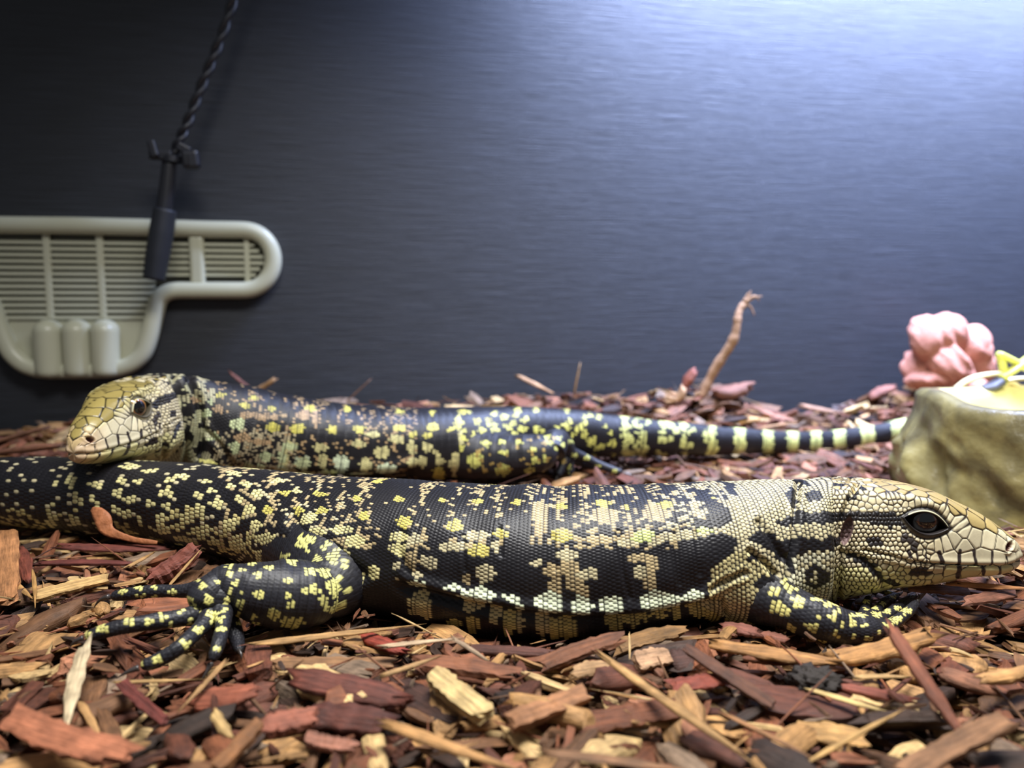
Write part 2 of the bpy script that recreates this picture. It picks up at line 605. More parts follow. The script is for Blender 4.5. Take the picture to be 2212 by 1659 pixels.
def bowl():
    cx, cy = 0.468, 0.622
    z0 = -0.012
    m, nt, p = new_mat('olive_rock_resin')
    tc = nt.nodes.new('ShaderNodeTexCoord')
    nz = nt.nodes.new('ShaderNodeTexNoise')
    nz.inputs['Scale'].default_value = 26
    nz.inputs['Detail'].default_value = 6
    nz.inputs['Distortion'].default_value = 0.6
    r = nt.nodes.new('ShaderNodeValToRGB')
    r.color_ramp.elements[0].position = 0.34
    r.color_ramp.elements[1].position = 0.66
    r.color_ramp.elements[0].color = (*lin((92, 84, 56)), 1)
    r.color_ramp.elements[1].color = (*lin((146, 134, 84)), 1)
    L = nt.links.new
    L(tc.outputs['Object'], nz.inputs['Vector'])
    L(nz.outputs['Fac'], r.inputs['Fac'])
    L(r.outputs['Color'], p.inputs['Base Color'])
    n2 = nt.nodes.new('ShaderNodeTexNoise')
    n2.inputs['Scale'].default_value = 90
    n2.inputs['Detail'].default_value = 5
    L(tc.outputs['Object'], n2.inputs['Vector'])
    b = nt.nodes.new('ShaderNodeBump')
    b.inputs['Strength'].default_value = 0.5
    b.inputs['Distance'].default_value = 0.003
    L(n2.outputs['Fac'], b.inputs['Height'])
    L(b.outputs['Normal'], p.inputs['Normal'])
    p.inputs['Roughness'].default_value = 0.32
    inner = plain('pale_yellow_glazed_inside', (222, 210, 140), 0.25, 0.5, var=0.12, bscale=40)
    root = thing('food_bowl', 'olive rock-textured resin bowl with pale yellow inside, right of the lizard snout', 'bowl', (cx, cy, z0))
    n = 160
    th = np.arange(n) / n * 2 * math.pi
    lump = 0.006 * np.sin(th * 3 + 0.6) + 0.004 * np.sin(th * 5 + 2) + 0.003 * np.sin(th * 9)
    # left corner of the rim juts out toward the tail
    lump = lump + 0.014 * np.exp(-((th - 3.32 + math.pi) % (2 * math.pi) - math.pi) ** 2 / 0.06)
    prof = [(0.132, 0.0), (0.133, 0.012), (0.130, 0.028), (0.127, 0.044), (0.123, 0.060), (0.121, 0.074), (0.119, 0.083), (0.114, 0.0885), (0.106, 0.089)]
    prof = np.array(prof)
    k = np.linspace(0, len(prof) - 1, 60)
    pr = nat_spline(np.arange(len(prof)), prof, k)
    R = pr[:, 0][:, None] + lump[None]
    Z = np.broadcast_to(pr[:, 1][:, None], R.shape).copy()
    wave = -0.002 + 0.004 * np.cos(th - 2.8) + 0.0025 * np.sin(th * 5)
    Z = Z + (pr[:, 1] / 0.089)[:, None] * wave[None]
    X, Y = R * np.cos(th), R * np.sin(th)
    P = np.stack([X, Y, Z], -1)
    w = np.clip(1 - np.abs(pr[:, 1] - 0.038) / 0.045, 0, 1)[:, None]
    d = w * (bumpy(P, 0.028, 26, 1) + bumpy(P, 0.014, 60, 2) + bumpy(P, 0.006, 130, 4))
    P[..., 0] += d * np.cos(th)
    P[..., 1] += d * np.sin(th)
    link('shell', mesh_np('shell', P.reshape(-1, 3), grid_quads(60, n), mats=[m]), root)
    # inside basin
    pin = np.array([(0.106, 0.089), (0.098, 0.086), (0.092, 0.079), (0.086, 0.068), (0.074, 0.060), (0.045, 0.057), (0.0005, 0.056)])
    k = np.linspace(0, len(pin) - 1, 40)
    pr = nat_spline(np.arange(len(pin)), pin, k)
    f = np.clip(pr[:, 0] / 0.106, 0, 1)[:, None]
    R = pr[:, 0][:, None] + lump[None] * f
    Z = pr[:, 1][:, None] + wave[None] * np.clip(pr[:, 1] / 0.089, 0, 1)[:, None] ** 2
    P = np.stack([R * np.cos(th), R * np.sin(th), Z], -1)
    link('basin', mesh_np('basin', P.reshape(-1, 3), grid_quads(40, n), mats=[inner]), root)
    return root


bowl()


def lump_mesh(V, n_sub=5):
    bm = bmesh.new()
    bmesh.ops.create_icosphere(bm, subdivisions=n_sub, radius=1.0)
    P = np.array([v.co for v in bm.verts])
    T = np.array([[v.index for v in f.verts] for f in bm.faces])
    bm.free()
    return P, T


def pink_rock():
    """one lumpy rock: union of rounded stones"""
    Y = 0.950
    st = [(2030, 722, 58, 50), (2000, 735, 36, 46), (2000, 790, 38, 42), (2040, 785, 52, 48), (2090, 752, 44, 52), (2112, 790, 36, 40), (2062, 790, 42, 40), (2010, 822, 52, 22), (2075, 830, 52, 24), (2125, 760, 20, 24)]
    cen = at_y(2050, 845, Y)
    mpp = Y / F
    base = np.array([cen[0], Y, float(ground(cen[0], Y)) - 0.015])
    P, T = lump_mesh(None, 6)
    # star-shaped union seen from the centre of the lump
    dirs = P / np.linalg.norm(P, axis=1)[:, None]
    c0 = at_y(2048, 790, Y)
    best = np.full(len(dirs), 0.02)
    for (x, y, rx, ry) in st:
        c = at_y(x, y, Y - 0.012 + 0.02 * hash01(x, y)) - c0
        ra = np.array([rx * mpp, 0.5 * (rx + ry) * mpp, ry * mpp]) * 1.02
        o = -c / ra
        dd = dirs / ra
        A = (dd * dd).sum(1)
        B = (dd * o).sum(1)
        Cc = (o * o).sum() - 1
        disc = B * B - A * Cc
        t = np.where(disc > 0, (-B + np.sqrt(np.maximum(disc, 0))) / A, 0)
        best = np.maximum(best, t)
    lo = dirs[:, 2] < -0.55
    best = np.where(lo, np.maximum(best, 0.040), best)
    V = c0 + dirs * best[:, None]
    V = V + dirs * (bumpy(V, 0.012, 42, 3) + bumpy(V, 0.006, 110, 8) + bumpy(V, 0.0015, 200, 6))[:, None]
    m = plain('pink_sandstone', (186, 128, 108), 0.85, 0.25, bump=0.4, bscale=220, var=0.12)
    link('pink_rock', mesh_np('pink_rock', V - base, None, T, mats=[m]), None,
         'lumpy salmon-pink rock standing behind the olive bowl', 'rock', loc=tuple(base))


pink_rock()


def ribbon(pts, w, thick, mat, name, label, cat, group, up=(0, 0, 1), n=24, parent=None, twist=0.0):
    """a strip with real thickness through 3D points"""
    C = np.array(pts, float)
    q = np.linspace(0, len(C) - 1, n)
    Cq = nat_spline(np.arange(len(C)), C, q)
    wq = np.interp(q, np.linspace(0, len(C) - 1, len(w)), w)
    t = np.gradient(Cq, axis=0)
    t /= np.linalg.norm(t, axis=1)[:, None]
    s = np.cross(t, np.array(up, float))
    s /= np.linalg.norm(s, axis=1)[:, None] + 1e-9
    nn = np.cross(s, t)
    a = (np.linspace(0, 1, n) * twist)[:, None]
    s, nn = s * np.cos(a) + nn * np.sin(a), nn * np.cos(a) - s * np.sin(a)
    rings = []
    for a, b in ((1, 0.35), (0.6, 1), (-0.6, 1), (-1, 0.35), (-1, -0.35), (-0.6, -1), (0.6, -1), (1, -0.35)):
        rings.append(Cq + s * (wq * a / 2)[:, None] + nn * (thick * b / 2))
    P = np.stack(rings, 1)
    V = P.reshape(-1, 3)
    k = len(V)
    V = np.vstack([V, P[0].mean(0), P[-1].mean(0)])
    j = np.arange(8)
    T = np.vstack([np.stack([np.full(8, k), (j + 1) % 8, j], 1), np.stack([np.full(8, k + 1), (n - 1) * 8 + j, (n - 1) * 8 + (j + 1) % 8], 1)])
    base = Cq[np.argmin(Cq[:, 2])].copy()
    return link(name, mesh_np(name, V - base, grid_quads(n, 8), T, mats=[mat]), parent, label, cat, group, loc=tuple(base))


YEL_M = plain('yellow_green_stem', (214, 214, 108), 0.4, 0.4, var=0.15, bscale=90)
STRAW_M = plain('pale_straw', (226, 208, 160), 0.5, 0.4, var=0.15, bscale=120)
GREY_M = plain('dark_grey_leaf', (76, 76, 84), 0.5, 0.4, var=0.2, bscale=90)
YB = 0.725
PP = lambda px, py, Y=YB: tuple(at_y(px, py, Y))
GS = 'pale and yellow strips heaped on the back rim of the bowl'
ribbon([PP(2060, 846), PP(2090, 822), PP(2130, 810), PP(2170, 806)], [0.008, 0.011, 0.009], 0.004, STRAW_M, 'straw_strip', 'cream curved straw strip lying along the bowl rim beside the pink rock', 'straw', GS)
ribbon([PP(2110, 838, .735), PP(2150, 828, .735), PP(2205, 818, .735), PP(2260, 822, .735)], [0.006, 0.009, 0.008], 0.004, STRAW_M, 'straw_strip', 'cream straw strip running behind the yellow stems on the bowl', 'straw', GS)
ribbon([PP(2170, 832, .722), PP(2182, 826, .722), PP(2200, 836, .722), PP(2208, 845, .722)], [0.006, 0.009, 0.008], 0.004, STRAW_M, 'straw_strip', 'short pale straw strip under the crossed yellow stems', 'straw', GS)
ribbon([PP(2158, 764, .722), PP(2185, 778, .722), PP(2225, 800, .722), PP(2270, 826, .722)], [0.010, 0.014, 0.012], 0.005, YEL_M, 'plant_stem', 'bright yellow-green stem sloping down over the bowl rim', 'stem', GS)
ribbon([PP(2163, 815, .718), PP(2195, 795, .718), PP(2230, 768, .718), PP(2262, 745, .718)], [0.010, 0.013, 0.010], 0.005, YEL_M, 'plant_stem', 'yellow-green stem rising across the sloping one on the bowl', 'stem', GS)
ribbon([PP(2158, 765, .724), PP(2166, 790, .724), PP(2168, 825, .724), PP(2160, 845, .724)], [0.008, 0.011, 0.009], 0.005, YEL_M, 'plant_stem', 'upright yellow-green stem between pink rock and crossed stems', 'stem', GS)
ribbon([PP(2122, 842, .715), PP(2140, 836, .715), PP(2165, 824, .715)], [0.010, 0.018, 0.010], 0.007, GREY_M, 'dried_leaf', 'dark grey dried leaf tucked under the straw on the bowl rim', 'leaf', GS)


def twig():
    Y = 0.895
    m = plain('dry_tan_bark', (150, 116, 86), 0.75, 0.3, bump=0.6, bscale=300, var=0.25)
    pts = [(1500, 905), (1512, 868), (1530, 825), (1555, 780), (1582, 738), (1592, 700), (1597, 672), (1612, 650)]
    C = np.array([at_y(x, y, Y + 0.004 * math.sin(i)) for i, (x, y) in enumerate(pts)])
    base = C[0].copy()
    q = np.linspace(0, len(C) - 1, 60)
    Cq = nat_spline(np.arange(len(C)), C, q)
    R = np.interp(q, [0, 2, 4, 5, 7], [0.0052, 0.0058, 0.0056, 0.0046, 0.0034]) * (1 + 0.07 * np.sin(q * 5.0) + 0.05 * np.sin(q * 11))
    V, Q, T = tube_mesh(Cq, R, 12)
    root = thing('dry_twig', 'crooked dry twig standing up from the mulch against the black wall', 'twig', tuple(base))
    link('stem', mesh_np('stem', V - base, Q, T, mats=[m]), root)
    for b in ([(1600, 668), (1614, 648), (1622, 628)], [(1604, 662), (1625, 645), (1646, 640)], [(1600, 668), (1618, 660), (1630, 682)], [(1610, 652), (1630, 640), (1640, 650)], [(1608, 650), (1613, 640), (1617, 632)]):
        C = np.array([at_y(x, y, Y) for x, y in b])
        Cq = nat_spline(np.arange(3), C, np.linspace(0, 2, 14))
        V, Q, T = tube_mesh(Cq, np.linspace(0.0022, 0.0006, 14), 7)
        link('rootlet', mesh_np('rootlet', V - base, Q, T, mats=[m]), root)


twig()

# ================================================================== the two lizards
def skin_material():
    m, nt, p = new_mat('beaded_lizard_skin')
    a = nt.nodes.new('ShaderNodeVertexColor')
    a.layer_name = 'Col'
    L = nt.links.new
    tc = nt.nodes.new('ShaderNodeTexCoord')
    nz = nt.nodes.new('ShaderNodeTexNoise')
    nz.inputs['Scale'].default_value = 900
    nz.inputs['Detail'].default_value = 3
    L(tc.outputs['Object'], nz.inputs['Vector'])
    b = nt.nodes.new('ShaderNodeBump')
    b.inputs['Strength'].default_value = 0.12
    b.inputs['Distance'].default_value = 0.0003
    L(nz.outputs['Fac'], b.inputs['Height'])
    L(b.outputs['Normal'], p.inputs['Normal'])
    mix = nt.nodes.new('ShaderNodeMixRGB')
    mix.blend_type = 'MULTIPLY'
    mix.inputs['Fac'].default_value = 0.18
    L(a.outputs['Color'], mix.inputs['Color1'])
    L(nz.outputs['Fac'], mix.inputs['Color2'])
    L(mix.outputs['Color'], p.inputs['Base Color'])
    mr = nt.nodes.new('ShaderNodeMapRange')
    mr.inputs['To Min'].default_value = 0.52
    mr.inputs['To Max'].default_value = 0.24
    L(a.outputs['Alpha'], mr.inputs['Value'])
    L(mr.outputs['Result'], p.inputs['Roughness'])
    p.inputs['Specular IOR Level'].default_value = 0.36
    return m


SKIN_M = skin_material()
BLK, CRM, YEL, WHT, TAN = (25, 24, 28), (200, 189, 150), (204, 190, 100), (226, 234, 200), (186, 166, 124)
YCR, PYG = (220, 206, 120), (214, 224, 140)
GRV = BLK                      # the skin between scales carries the same black pigment as the black scales

NH = 300
VH = np.linspace(0, 0.5, NH + 1)
HID = np.arange(NH - 5, 0, -5)
VFULL = np.concatenate([VH, 1 - VH[HID]])

# head of the near lizard: rows of (px, py, half width in px) from the crown to the chin, seen from its right side
MPP = 0.385 / F
HEAD = [
    [(2203, 1184, 0), (2203, 1186, 4), (2204, 1190, 8), (2206, 1196, 10), (2206, 1204, 11), (2205, 1211, 10), (2203, 1214, 9), (2199, 1219, 8), (2197, 1221, 4), (2197, 1221, 0)],
    [(2196, 1172, 0), (2196, 1175, 11), (2197, 1181, 17), (2198, 1190, 20), (2198, 1201, 22), (2196, 1214, 22), (2194, 1217, 21), (2190, 1225, 17), (2188, 1227, 9), (2188, 1226, 0)],
    [(2182, 1158, 0), (2182, 1163, 17), (2182, 1172, 26), (2182, 1184, 30), (2181, 1199, 32), (2180, 1218, 32), (2179, 1221, 30), (2176, 1231, 25), (2175, 1233, 13), (2175, 1232, 0)],
    [(2150, 1133, 0), (2150, 1141, 24), (2150, 1154, 36), (2150, 1173, 41), (2150, 1195, 45), (2150, 1222, 46), (2150, 1225, 44), (2148, 1238, 37), (2147, 1241, 19), (2147, 1240, 0)],
    [(2100, 1105, 0), (2100, 1116, 34), (2100, 1134, 47), (2100, 1160, 54), (2100, 1190, 60), (2100, 1223, 62), (2100, 1226, 60), (2100, 1244, 51), (2100, 1248, 27), (2100, 1247, 0)],
    [(2050, 1080, 0), (2050, 1096, 44), (2050, 1114, 58), (2050, 1147, 66), (2050, 1184, 74), (2050, 1221, 77), (2050, 1225, 74), (2050, 1250, 63), (2050, 1255, 34), (2050, 1254, 0)],
    [(2000, 1058, 0), (2000, 1077, 52), (2000, 1097, 68), (2000, 1132, 77), (2000, 1175, 86), (2000, 1217, 90), (2000, 1221, 87), (2000, 1255, 75), (2000, 1261, 41), (2000, 1260, 0)],
    [(1950, 1047, 0), (1950, 1066, 56), (1950, 1089, 74), (1950, 1129, 87), (1950, 1169, 96), (1950, 1208, 100), (1950, 1214, 98), (1950, 1257, 85), (1950, 1266, 47), (1950, 1265, 0)],
    [(1900, 1044, 0), (1900, 1062, 58), (1900, 1087, 80), (1900, 1127, 94), (1900, 1163, 101), (1900, 1194, 104), (1900, 1208, 103), (1900, 1257, 92), (1900, 1273, 52), (1900, 1273, 0)],
    [(1862, 1043, 0), (1862, 1060, 57), (1862, 1085, 80), (1862, 1123, 94), (1862, 1158, 101), (1862, 1190, 104), (1862, 1212, 102), (1862, 1260, 91), (1862, 1280, 52), (1862, 1281, 0)],
    [(1826, 1042, 0), (1826, 1058, 54), (1826, 1082, 76), (1826, 1118, 88), (1826, 1154, 95), (1826, 1190, 97), (1826, 1220, 95), (1826, 1262, 84), (1826, 1286, 48), (1826, 1289, 0)],
    [(1798, 1041, 0), (1798, 1057, 54), (1798, 1081, 76), (1798, 1117, 87), (1798, 1155, 93), (1798, 1192, 94), (1798, 1226, 92), (1798, 1266, 80), (1798, 1290, 46), (1798, 1294, 0)],
]
HEAD_S = [3, 8, 15, 28, 44, 44, 44, 44, 44, 34, 32, 30]       # samples per interval, last one leads to the neck
YC_PX = np.array([-900, -400, -150, 0, 100, 208, 350, 460, 580, 680, 800, 920, 1050, 1200, 1350, 1500, 1620, 1700, 1780, 1826, 1900, 2000, 2207])
YC_Y = np.array([.60, .575, .55, .53, .515, .50, .48, .462, .443, .428, .412, .402, .395, .390, .388, .388, .389, .390, .390, .390, .388, .384, .372])
yc = lambda px: np.interp(px, YC_PX, YC_Y)


def head_ctrl():
    tip = at_y(2207, 1203, yc(2207))
    rear = at_y(1826, 1180, yc(1826))
    f = (tip - rear) * np.array([1, 1, 0])
    f /= np.linalg.norm(f)
    lat = np.array([f[1], -f[0], 0.0])               # toward the camera
    out = np.zeros((len(HEAD), 18, 3))
    for i, row in enumerate(HEAD):
        for j, (px, py, w) in enumerate(row):
            wm = w * MPP
            # ray against the plane offset by wm from the mid plane
            d = ray(px, py)
            t = ((tip + lat * wm - CAM) @ lat) / (d @ lat)
            P = CAM + d * t
            out[i, j] = P
            if 0 < j < 9:
                out[i, 18 - j] = P - 2 * wm * lat
    return out, tip, f, lat


def body_ctrl(st, yfun, flat=0.94, ex=2.3):
    """st: (px, top, bottom, width ratio) -> rings"""
    C, Hh, Ww = [], [], []
    for px, top, bot, k in st:
        Y = float(yfun(px))
        mid = 0.5 * (top + bot)
        c = at_y(px, mid, Y)
        dep = (c - CAM)[1] * cp - (c - CAM)[2] * sp_
        E = 0.5 * (bot - top) * dep / F
        e = math.atan2(CAM[2] - c[2], c[1])
        h = E / math.sqrt(math.cos(e) ** 2 + (k * math.sin(e)) ** 2)
        C.append(c)
        Hh.append(h)
        Ww.append(k * h)
    return np.array(C), np.array(Hh), np.array(Ww)


def rings(C, Hh, Ww, tang, ex=2.3, flat=0.94):
    out = np.zeros((len(C), 18, 3))
    a = np.arange(18) * math.radians(20)
    cs, sn = np.cos(a), np.sin(a)
    x = np.sign(sn) * np.abs(sn) ** (2 / ex)
    z = np.sign(cs) * np.abs(cs) ** (2 / ex)
    z = np.where(z < 0, z * flat, z)
    for i in range(len(C)):
        t = tang[i] / np.linalg.norm(tang[i])
        l = np.cross(t, [0, 0, 1.0])
        l /= np.linalg.norm(l)
        if l[1] > 0:
            l = -l
        u = np.cross(l, t)
        u /= np.linalg.norm(u)
        if u[2] < 0:
            u = -u
        out[i] = C[i] + x[:, None] * l * Ww[i] + z[:, None] * u * Hh[i]
    return out


def dense(ctrl, ns):
    ring = per_spline(np.swapaxes(ctrl, 0, 1), VFULL)      # (nv, M, 3)
    ring = np.swapaxes(ring, 0, 1)
    cen = ctrl.mean(1)
    k = np.concatenate([[0], np.cumsum(np.maximum(np.linalg.norm(np.diff(cen, axis=0), axis=1), 0.0012))])
    tq = np.concatenate([np.linspace(k[i], k[i + 1], n, endpoint=False) for i, n in enumerate(ns)] + [[k[-1]]])
    P = nat_spline(k, ring, tq)
    return P, tq, k


def grid_normals(P):
    di = np.gradient(P, axis=0)
    dj = np.roll(P, -1, 1) - np.roll(P, 1, 1)
    n = np.cross(di, dj)
    n /= np.linalg.norm(n, axis=2)[..., None] + 1e-12
    s = (n * (P - P.mean(1, keepdims=True))).sum(2).mean()
    return (n, 1) if s > 0 else (-n, -1)


def paint(px, py, items, jit=0.0, seed=0):
    """painter's list over points: ('e',cx,cy,rx,ry,col) ellipses, ('p',pts,col) polygons, ('l',pts,w,col) lines, ('n',fn,col)"""
    n = len(px)
    col = np.full((n, 3), -1.0)
    jx = px + (hash01(np.arange(n), 1, seed) - 0.5) * 2 * jit
    jy = py + (hash01(np.arange(n), 2, seed) - 0.5) * 2 * jit
    for it in items:
        if it[0] == 'e':
            _, cx, cy, rx, ry, c = it
            m = ((jx - cx) / rx) ** 2 + ((jy - cy) / ry) ** 2 < 1
        elif it[0] == 'p':
            m = in_poly(jx, jy, it[1])
            c = it[2]
        elif it[0] == 'l':
            m = seg_dist(jx, jy, it[1]) < it[2]
            c = it[3]
        else:
            m = it[1](px, py, n)
            c = it[2]
        col[m] = c
    return col


def Z(off, sc):
    def f(lst, col):
        return [('e', off[0] + a[0] / sc, off[1] + a[1] / sc, max(a[2] / sc, 2.5), max(a[3] / sc, 2.5), col) for a in lst]
    return f


def ZP(off, sc):
    return lambda pts: [(off[0] + x / sc, off[1] + y / sc) for x, y in pts]


z1p = ZP((1500, 1000), 3.107)
z2 = Z((800, 1000), 2.765)
z3 = Z((100, 950), 2.765)
z4 = Z((60, 780), 3.456)
z5 = Z((600, 820), 2.765)
z9 = Z((1750, 1020), 4.788)
z9p = ZP((1750, 1020), 4.788)


def prob(fn, seed):
    return lambda px, py, n: hash01(np.arange(n), 5, seed) < fn(px, py)


def bandp(bands, y0, y1, amp):
    def f(px, py):
        s = np.zeros(len(px))
        for c, w in bands:
            s = np.maximum(s, np.exp(-((px - c) / w) ** 2))
        return s * amp * (py > y0) * (py < y1) * (vnoise(px / 8, py / 24, 13) > 0.40)
    return f


B2 = lambda l: [(800 + c / 2.765, w / 2.765) for c, w in l]
DORSAL = B2([(310, 50), (500, 45), (650, 50), (780, 40), (1010, 60), (1130, 40), (1280, 60), (1440, 60), (1540, 50), (1690, 60), (1820, 50), (1960, 60), (2120, 70)])
DORSAL += [(650, 20), (700, 14), (745, 16), (790, 20), (590, 14), (540, 14), (490, 16)]

FRONT_BODY = []
FRONT_BODY += [('n', prob(bandp(DORSAL, 0, 1185, 0.72), 1), TAN)]
FRONT_BODY += [('n', prob(lambda x, y: 0.78 * (x > 1395) * (y < 1165) * (x < 1700) * sstep(1380, 1560, x), 2), CRM)]
FRONT_BODY += [('n', prob(lambda x, y: 0.16 * (x < 760) * (vnoise(x / 14, y / 12, 8) > 0.52), 3), CRM)]
FRONT_BODY += [('n', prob(lambda x, y: 0.55 * (x < 560) * (y > 1100) * (vnoise(x / 24, y / 18, 9) > 0.56), 4), (206, 192, 130))]
FRONT_BODY += z2([(1090, 640, 60, 40), (1190, 620, 60, 50), (1220, 700, 50, 60), (1100, 720, 40, 60), (1270, 760, 40, 40), (1600, 560, 80, 30), (1680, 600, 40, 50),
                  (1670, 710, 55, 60), (560, 690, 32, 38), (640, 650, 30, 28), (1020, 330, 45, 110), (250, 580, 45, 60), (1400, 320, 90, 50), (1700, 300, 80, 60), (1380, 460, 90, 28)], TAN)
FRONT_BODY += z2([(160, 445, 28, 32), (265, 460, 42, 32), (640, 435, 80, 28), (500, 500, 90, 28), (745, 490, 18, 40), (170, 505, 80, 32), (350, 585, 55, 42), (160, 605, 25, 20),
                  (290, 670, 40, 25), (155, 685, 15, 12), (690, 660, 60, 56), (990, 590, 45, 22), (1170, 545, 60, 40), (1295, 660, 60, 38), (1610, 650, 50, 38),
                  (1540, 475, 80, 24), (1700, 460, 60, 26), (1800, 440, 80, 24), (1900, 420, 70, 28), (2150, 720, 110, 100), (2100, 400, 90, 40)], CRM)
FRONT_BODY += z2([(170, 215, 35, 18), (430, 218, 25, 15), (640, 222, 38, 17), (875, 238, 28, 18), (1140, 255, 35, 22), (1395, 245, 45, 22), (1530, 265, 22, 15), (1765, 248, 45, 25),
                  (2010, 215, 45, 22), (195, 350, 42, 35), (508, 378, 48, 38), (780, 420, 46, 32), (1145, 435, 65, 38), (655, 520, 70, 38)], YEL)
FRONT_BODY += z2([(1625, 435, 65, 38), (2010, 390, 50, 35)], PYG)
FRONT_BODY += [('p', z1p([(0, 505), (200, 478), (270, 520), (280, 600), (230, 680), (140, 700), (100, 800), (60, 860), (-60, 850), (-130, 700), (-100, 540)]), BLK),
               ('p', z1p([(0, 165), (60, 185), (150, 255), (240, 335), (245, 405), (180, 445), (130, 400), (100, 330), (60, 270), (0, 235)]), BLK),
               ('p', z1p([(180, 140), (400, 130), (490, 180), (495, 295), (440, 305), (400, 250), (330, 220), (220, 205)]), BLK),
               ('p', z1p([(285, 345), (330, 300), (410, 285), (375, 335)]), BLK), ('p', z1p([(0, 365), (130, 395), (160, 440), (60, 425), (0, 430)]), BLK)]
FRONT_BODY += z2([(a_, b_ - 6, c_ * 1.22, d_ * 1.30) for a_, b_, c_, d_ in [(280, 730, 60, 25), (640, 790, 95, 36), (480, 740, 40, 14), (840, 805, 40, 16), (885, 850, 28, 16), (1070, 825, 70, 52), (1265, 850, 50, 45), (1440, 848, 62, 45),
                  (1730, 825, 105, 46), (1930, 795, 60, 25), (2060, 800, 42, 22)]], WHT)
FRONT_BODY += z2([(280, 830, 60, 60), (340, 880, 40, 50), (270, 880, 40, 30), (610, 860, 60, 40), (740, 900, 45, 60), (1330, 925, 80, 15), (1030, 960, 40, 80), (890, 960, 25, 60)], (212, 196, 140))
FRONT_BODY += z2([(500, 955, 55, 30), (615, 960, 40, 50), (820, 960, 45, 70), (1100, 1000, 40, 50), (1170, 980, 60, 60), (1210, 1000, 30, 45), (1460, 950, 65, 55), (1580, 940, 50, 50),
                  (1650, 930, 30, 35), (1740, 910, 40, 45), (1830, 900, 30, 45), (1950, 880, 60, 45), (2050, 890, 60, 60), (2160, 880, 60, 80)], (218, 200, 122))
FRONT_BODY += z3([(55, 268, 25, 18), (150, 250, 28, 36), (180, 330, 25, 28), (185, 375, 25, 20), (50, 388, 25, 15), (270, 268, 25, 20), (315, 275, 25, 18), (450, 245, 30, 25), (430, 320, 30, 25),
                  (260, 345, 25, 25), (300, 390, 25, 20), (415, 430, 30, 30), (185, 475, 25, 35), (490, 360, 40, 36), (465, 440, 35, 30), (625, 385, 25, 28), (720, 315, 48, 28), (715, 395, 25, 20),
                  (745, 240, 40, 20), (550, 255, 30, 20), (680, 470, 42, 42), (860, 395, 20, 18), (850, 470, 48, 36), (925, 430, 28, 48), (915, 335, 30, 25), (1020, 380, 40, 30), (950, 540, 40, 38),
                  (1100, 500, 48, 38), (1155, 355, 30, 25), (1215, 420, 35, 35), (1270, 510, 40, 36), (1340, 585, 80, 32), (1150, 620, 60, 45), (1330, 680, 60, 45), (1090, 280, 30, 15), (1200, 268, 35, 15),
                  (1260, 320, 30, 18), (965, 250, 30, 18), (1125, 208, 40, 15), (820, 225, 40, 18), (1590, 480, 48, 36), (1780, 540, 60, 25), (1850, 605, 55, 36), (2100, 580, 60, 30), (2100, 650, 60, 40),
                  (1640, 560, 60, 22), (1960, 780, 40, 40), (1800, 700, 36, 60), (1890, 850, 30, 60), (500, 160, 60, 14), (620, 190, 50, 14), (700, 545, 50, 26), (560, 470, 24, 24), (990, 300, 30, 16),
                  (1500, 300, 30, 14), (1380, 250, 40, 12), (1000, 600, 30, 30), (330, 480, 24, 40), (40, 480, 30, 40), (130, 560, 30, 26)], (222, 212, 150))
FRONT_BODY += z3([(1330, 425, 42, 28), (1420, 318, 40, 16), (1525, 430, 35, 28), (1650, 430, 35, 25), (1640, 325, 40, 16), (1860, 350, 30, 20), (1900, 455, 35, 28), (2110, 355, 40, 20), (2140, 495, 50, 35), (1985, 260, 30, 12)], YEL)
# neck: cream with black marks
NECK_BLACK = [z1p(q) for q in (
    [(1420, 385), (1330, 335), (1180, 325), (1000, 330), (850, 335), (690, 325), (690, 405), (850, 405), (1000, 385), (1100, 372), (1200, 425), (1320, 435), (1410, 410)],
    [(530, 400), (600, 370), (690, 345), (690, 405), (560, 415)],
    [(1000, 480), (900, 505), (780, 515), (690, 485), (670, 560), (690, 625), (780, 595), (880, 585), (985, 545)],
    [(450, 420), (530, 480), (560, 520), (670, 505), (690, 600), (655, 725), (600, 655), (540, 625), (500, 575), (360, 505), (430, 450)],
    [(605, 190), (690, 175), (695, 275), (650, 305), (620, 250)], [(750, 195), (840, 190), (860, 235), (800, 260), (750, 230)],
    [(700, 130), (765, 128), (760, 160), (700, 158)], [(915, 140), (995, 142), (990, 172), (920, 170)], [(1125, 150), (1150, 170), (1050, 260), (1035, 235)],
    [(350, 640), (430, 610), (450, 640), (380, 675)], [(400, 770), (520, 740), (560, 770), (470, 830), (410, 830)])]
FRONT_NECK = [('n', lambda px, py, n: px > 1588, CRM), ('n', prob(lambda x, y: 0.6 * (x > 1690) * (y > 1180), 6), (222, 218, 186)),
              ('p', z1p([(120, 700), (280, 590), (520, 640), (560, 800), (700, 860), (520, 1060), (250, 1040), (60, 1000)]), (204, 192, 140))]
FRONT_NECK += [('p', q, BLK) for q in NECK_BLACK]
FRONT_NECK += [('e', 1764, 1245, 28, 21, BLK), ('e', 1758, 1247, 9, 11, CRM)]
FRONT_BODY += FRONT_NECK

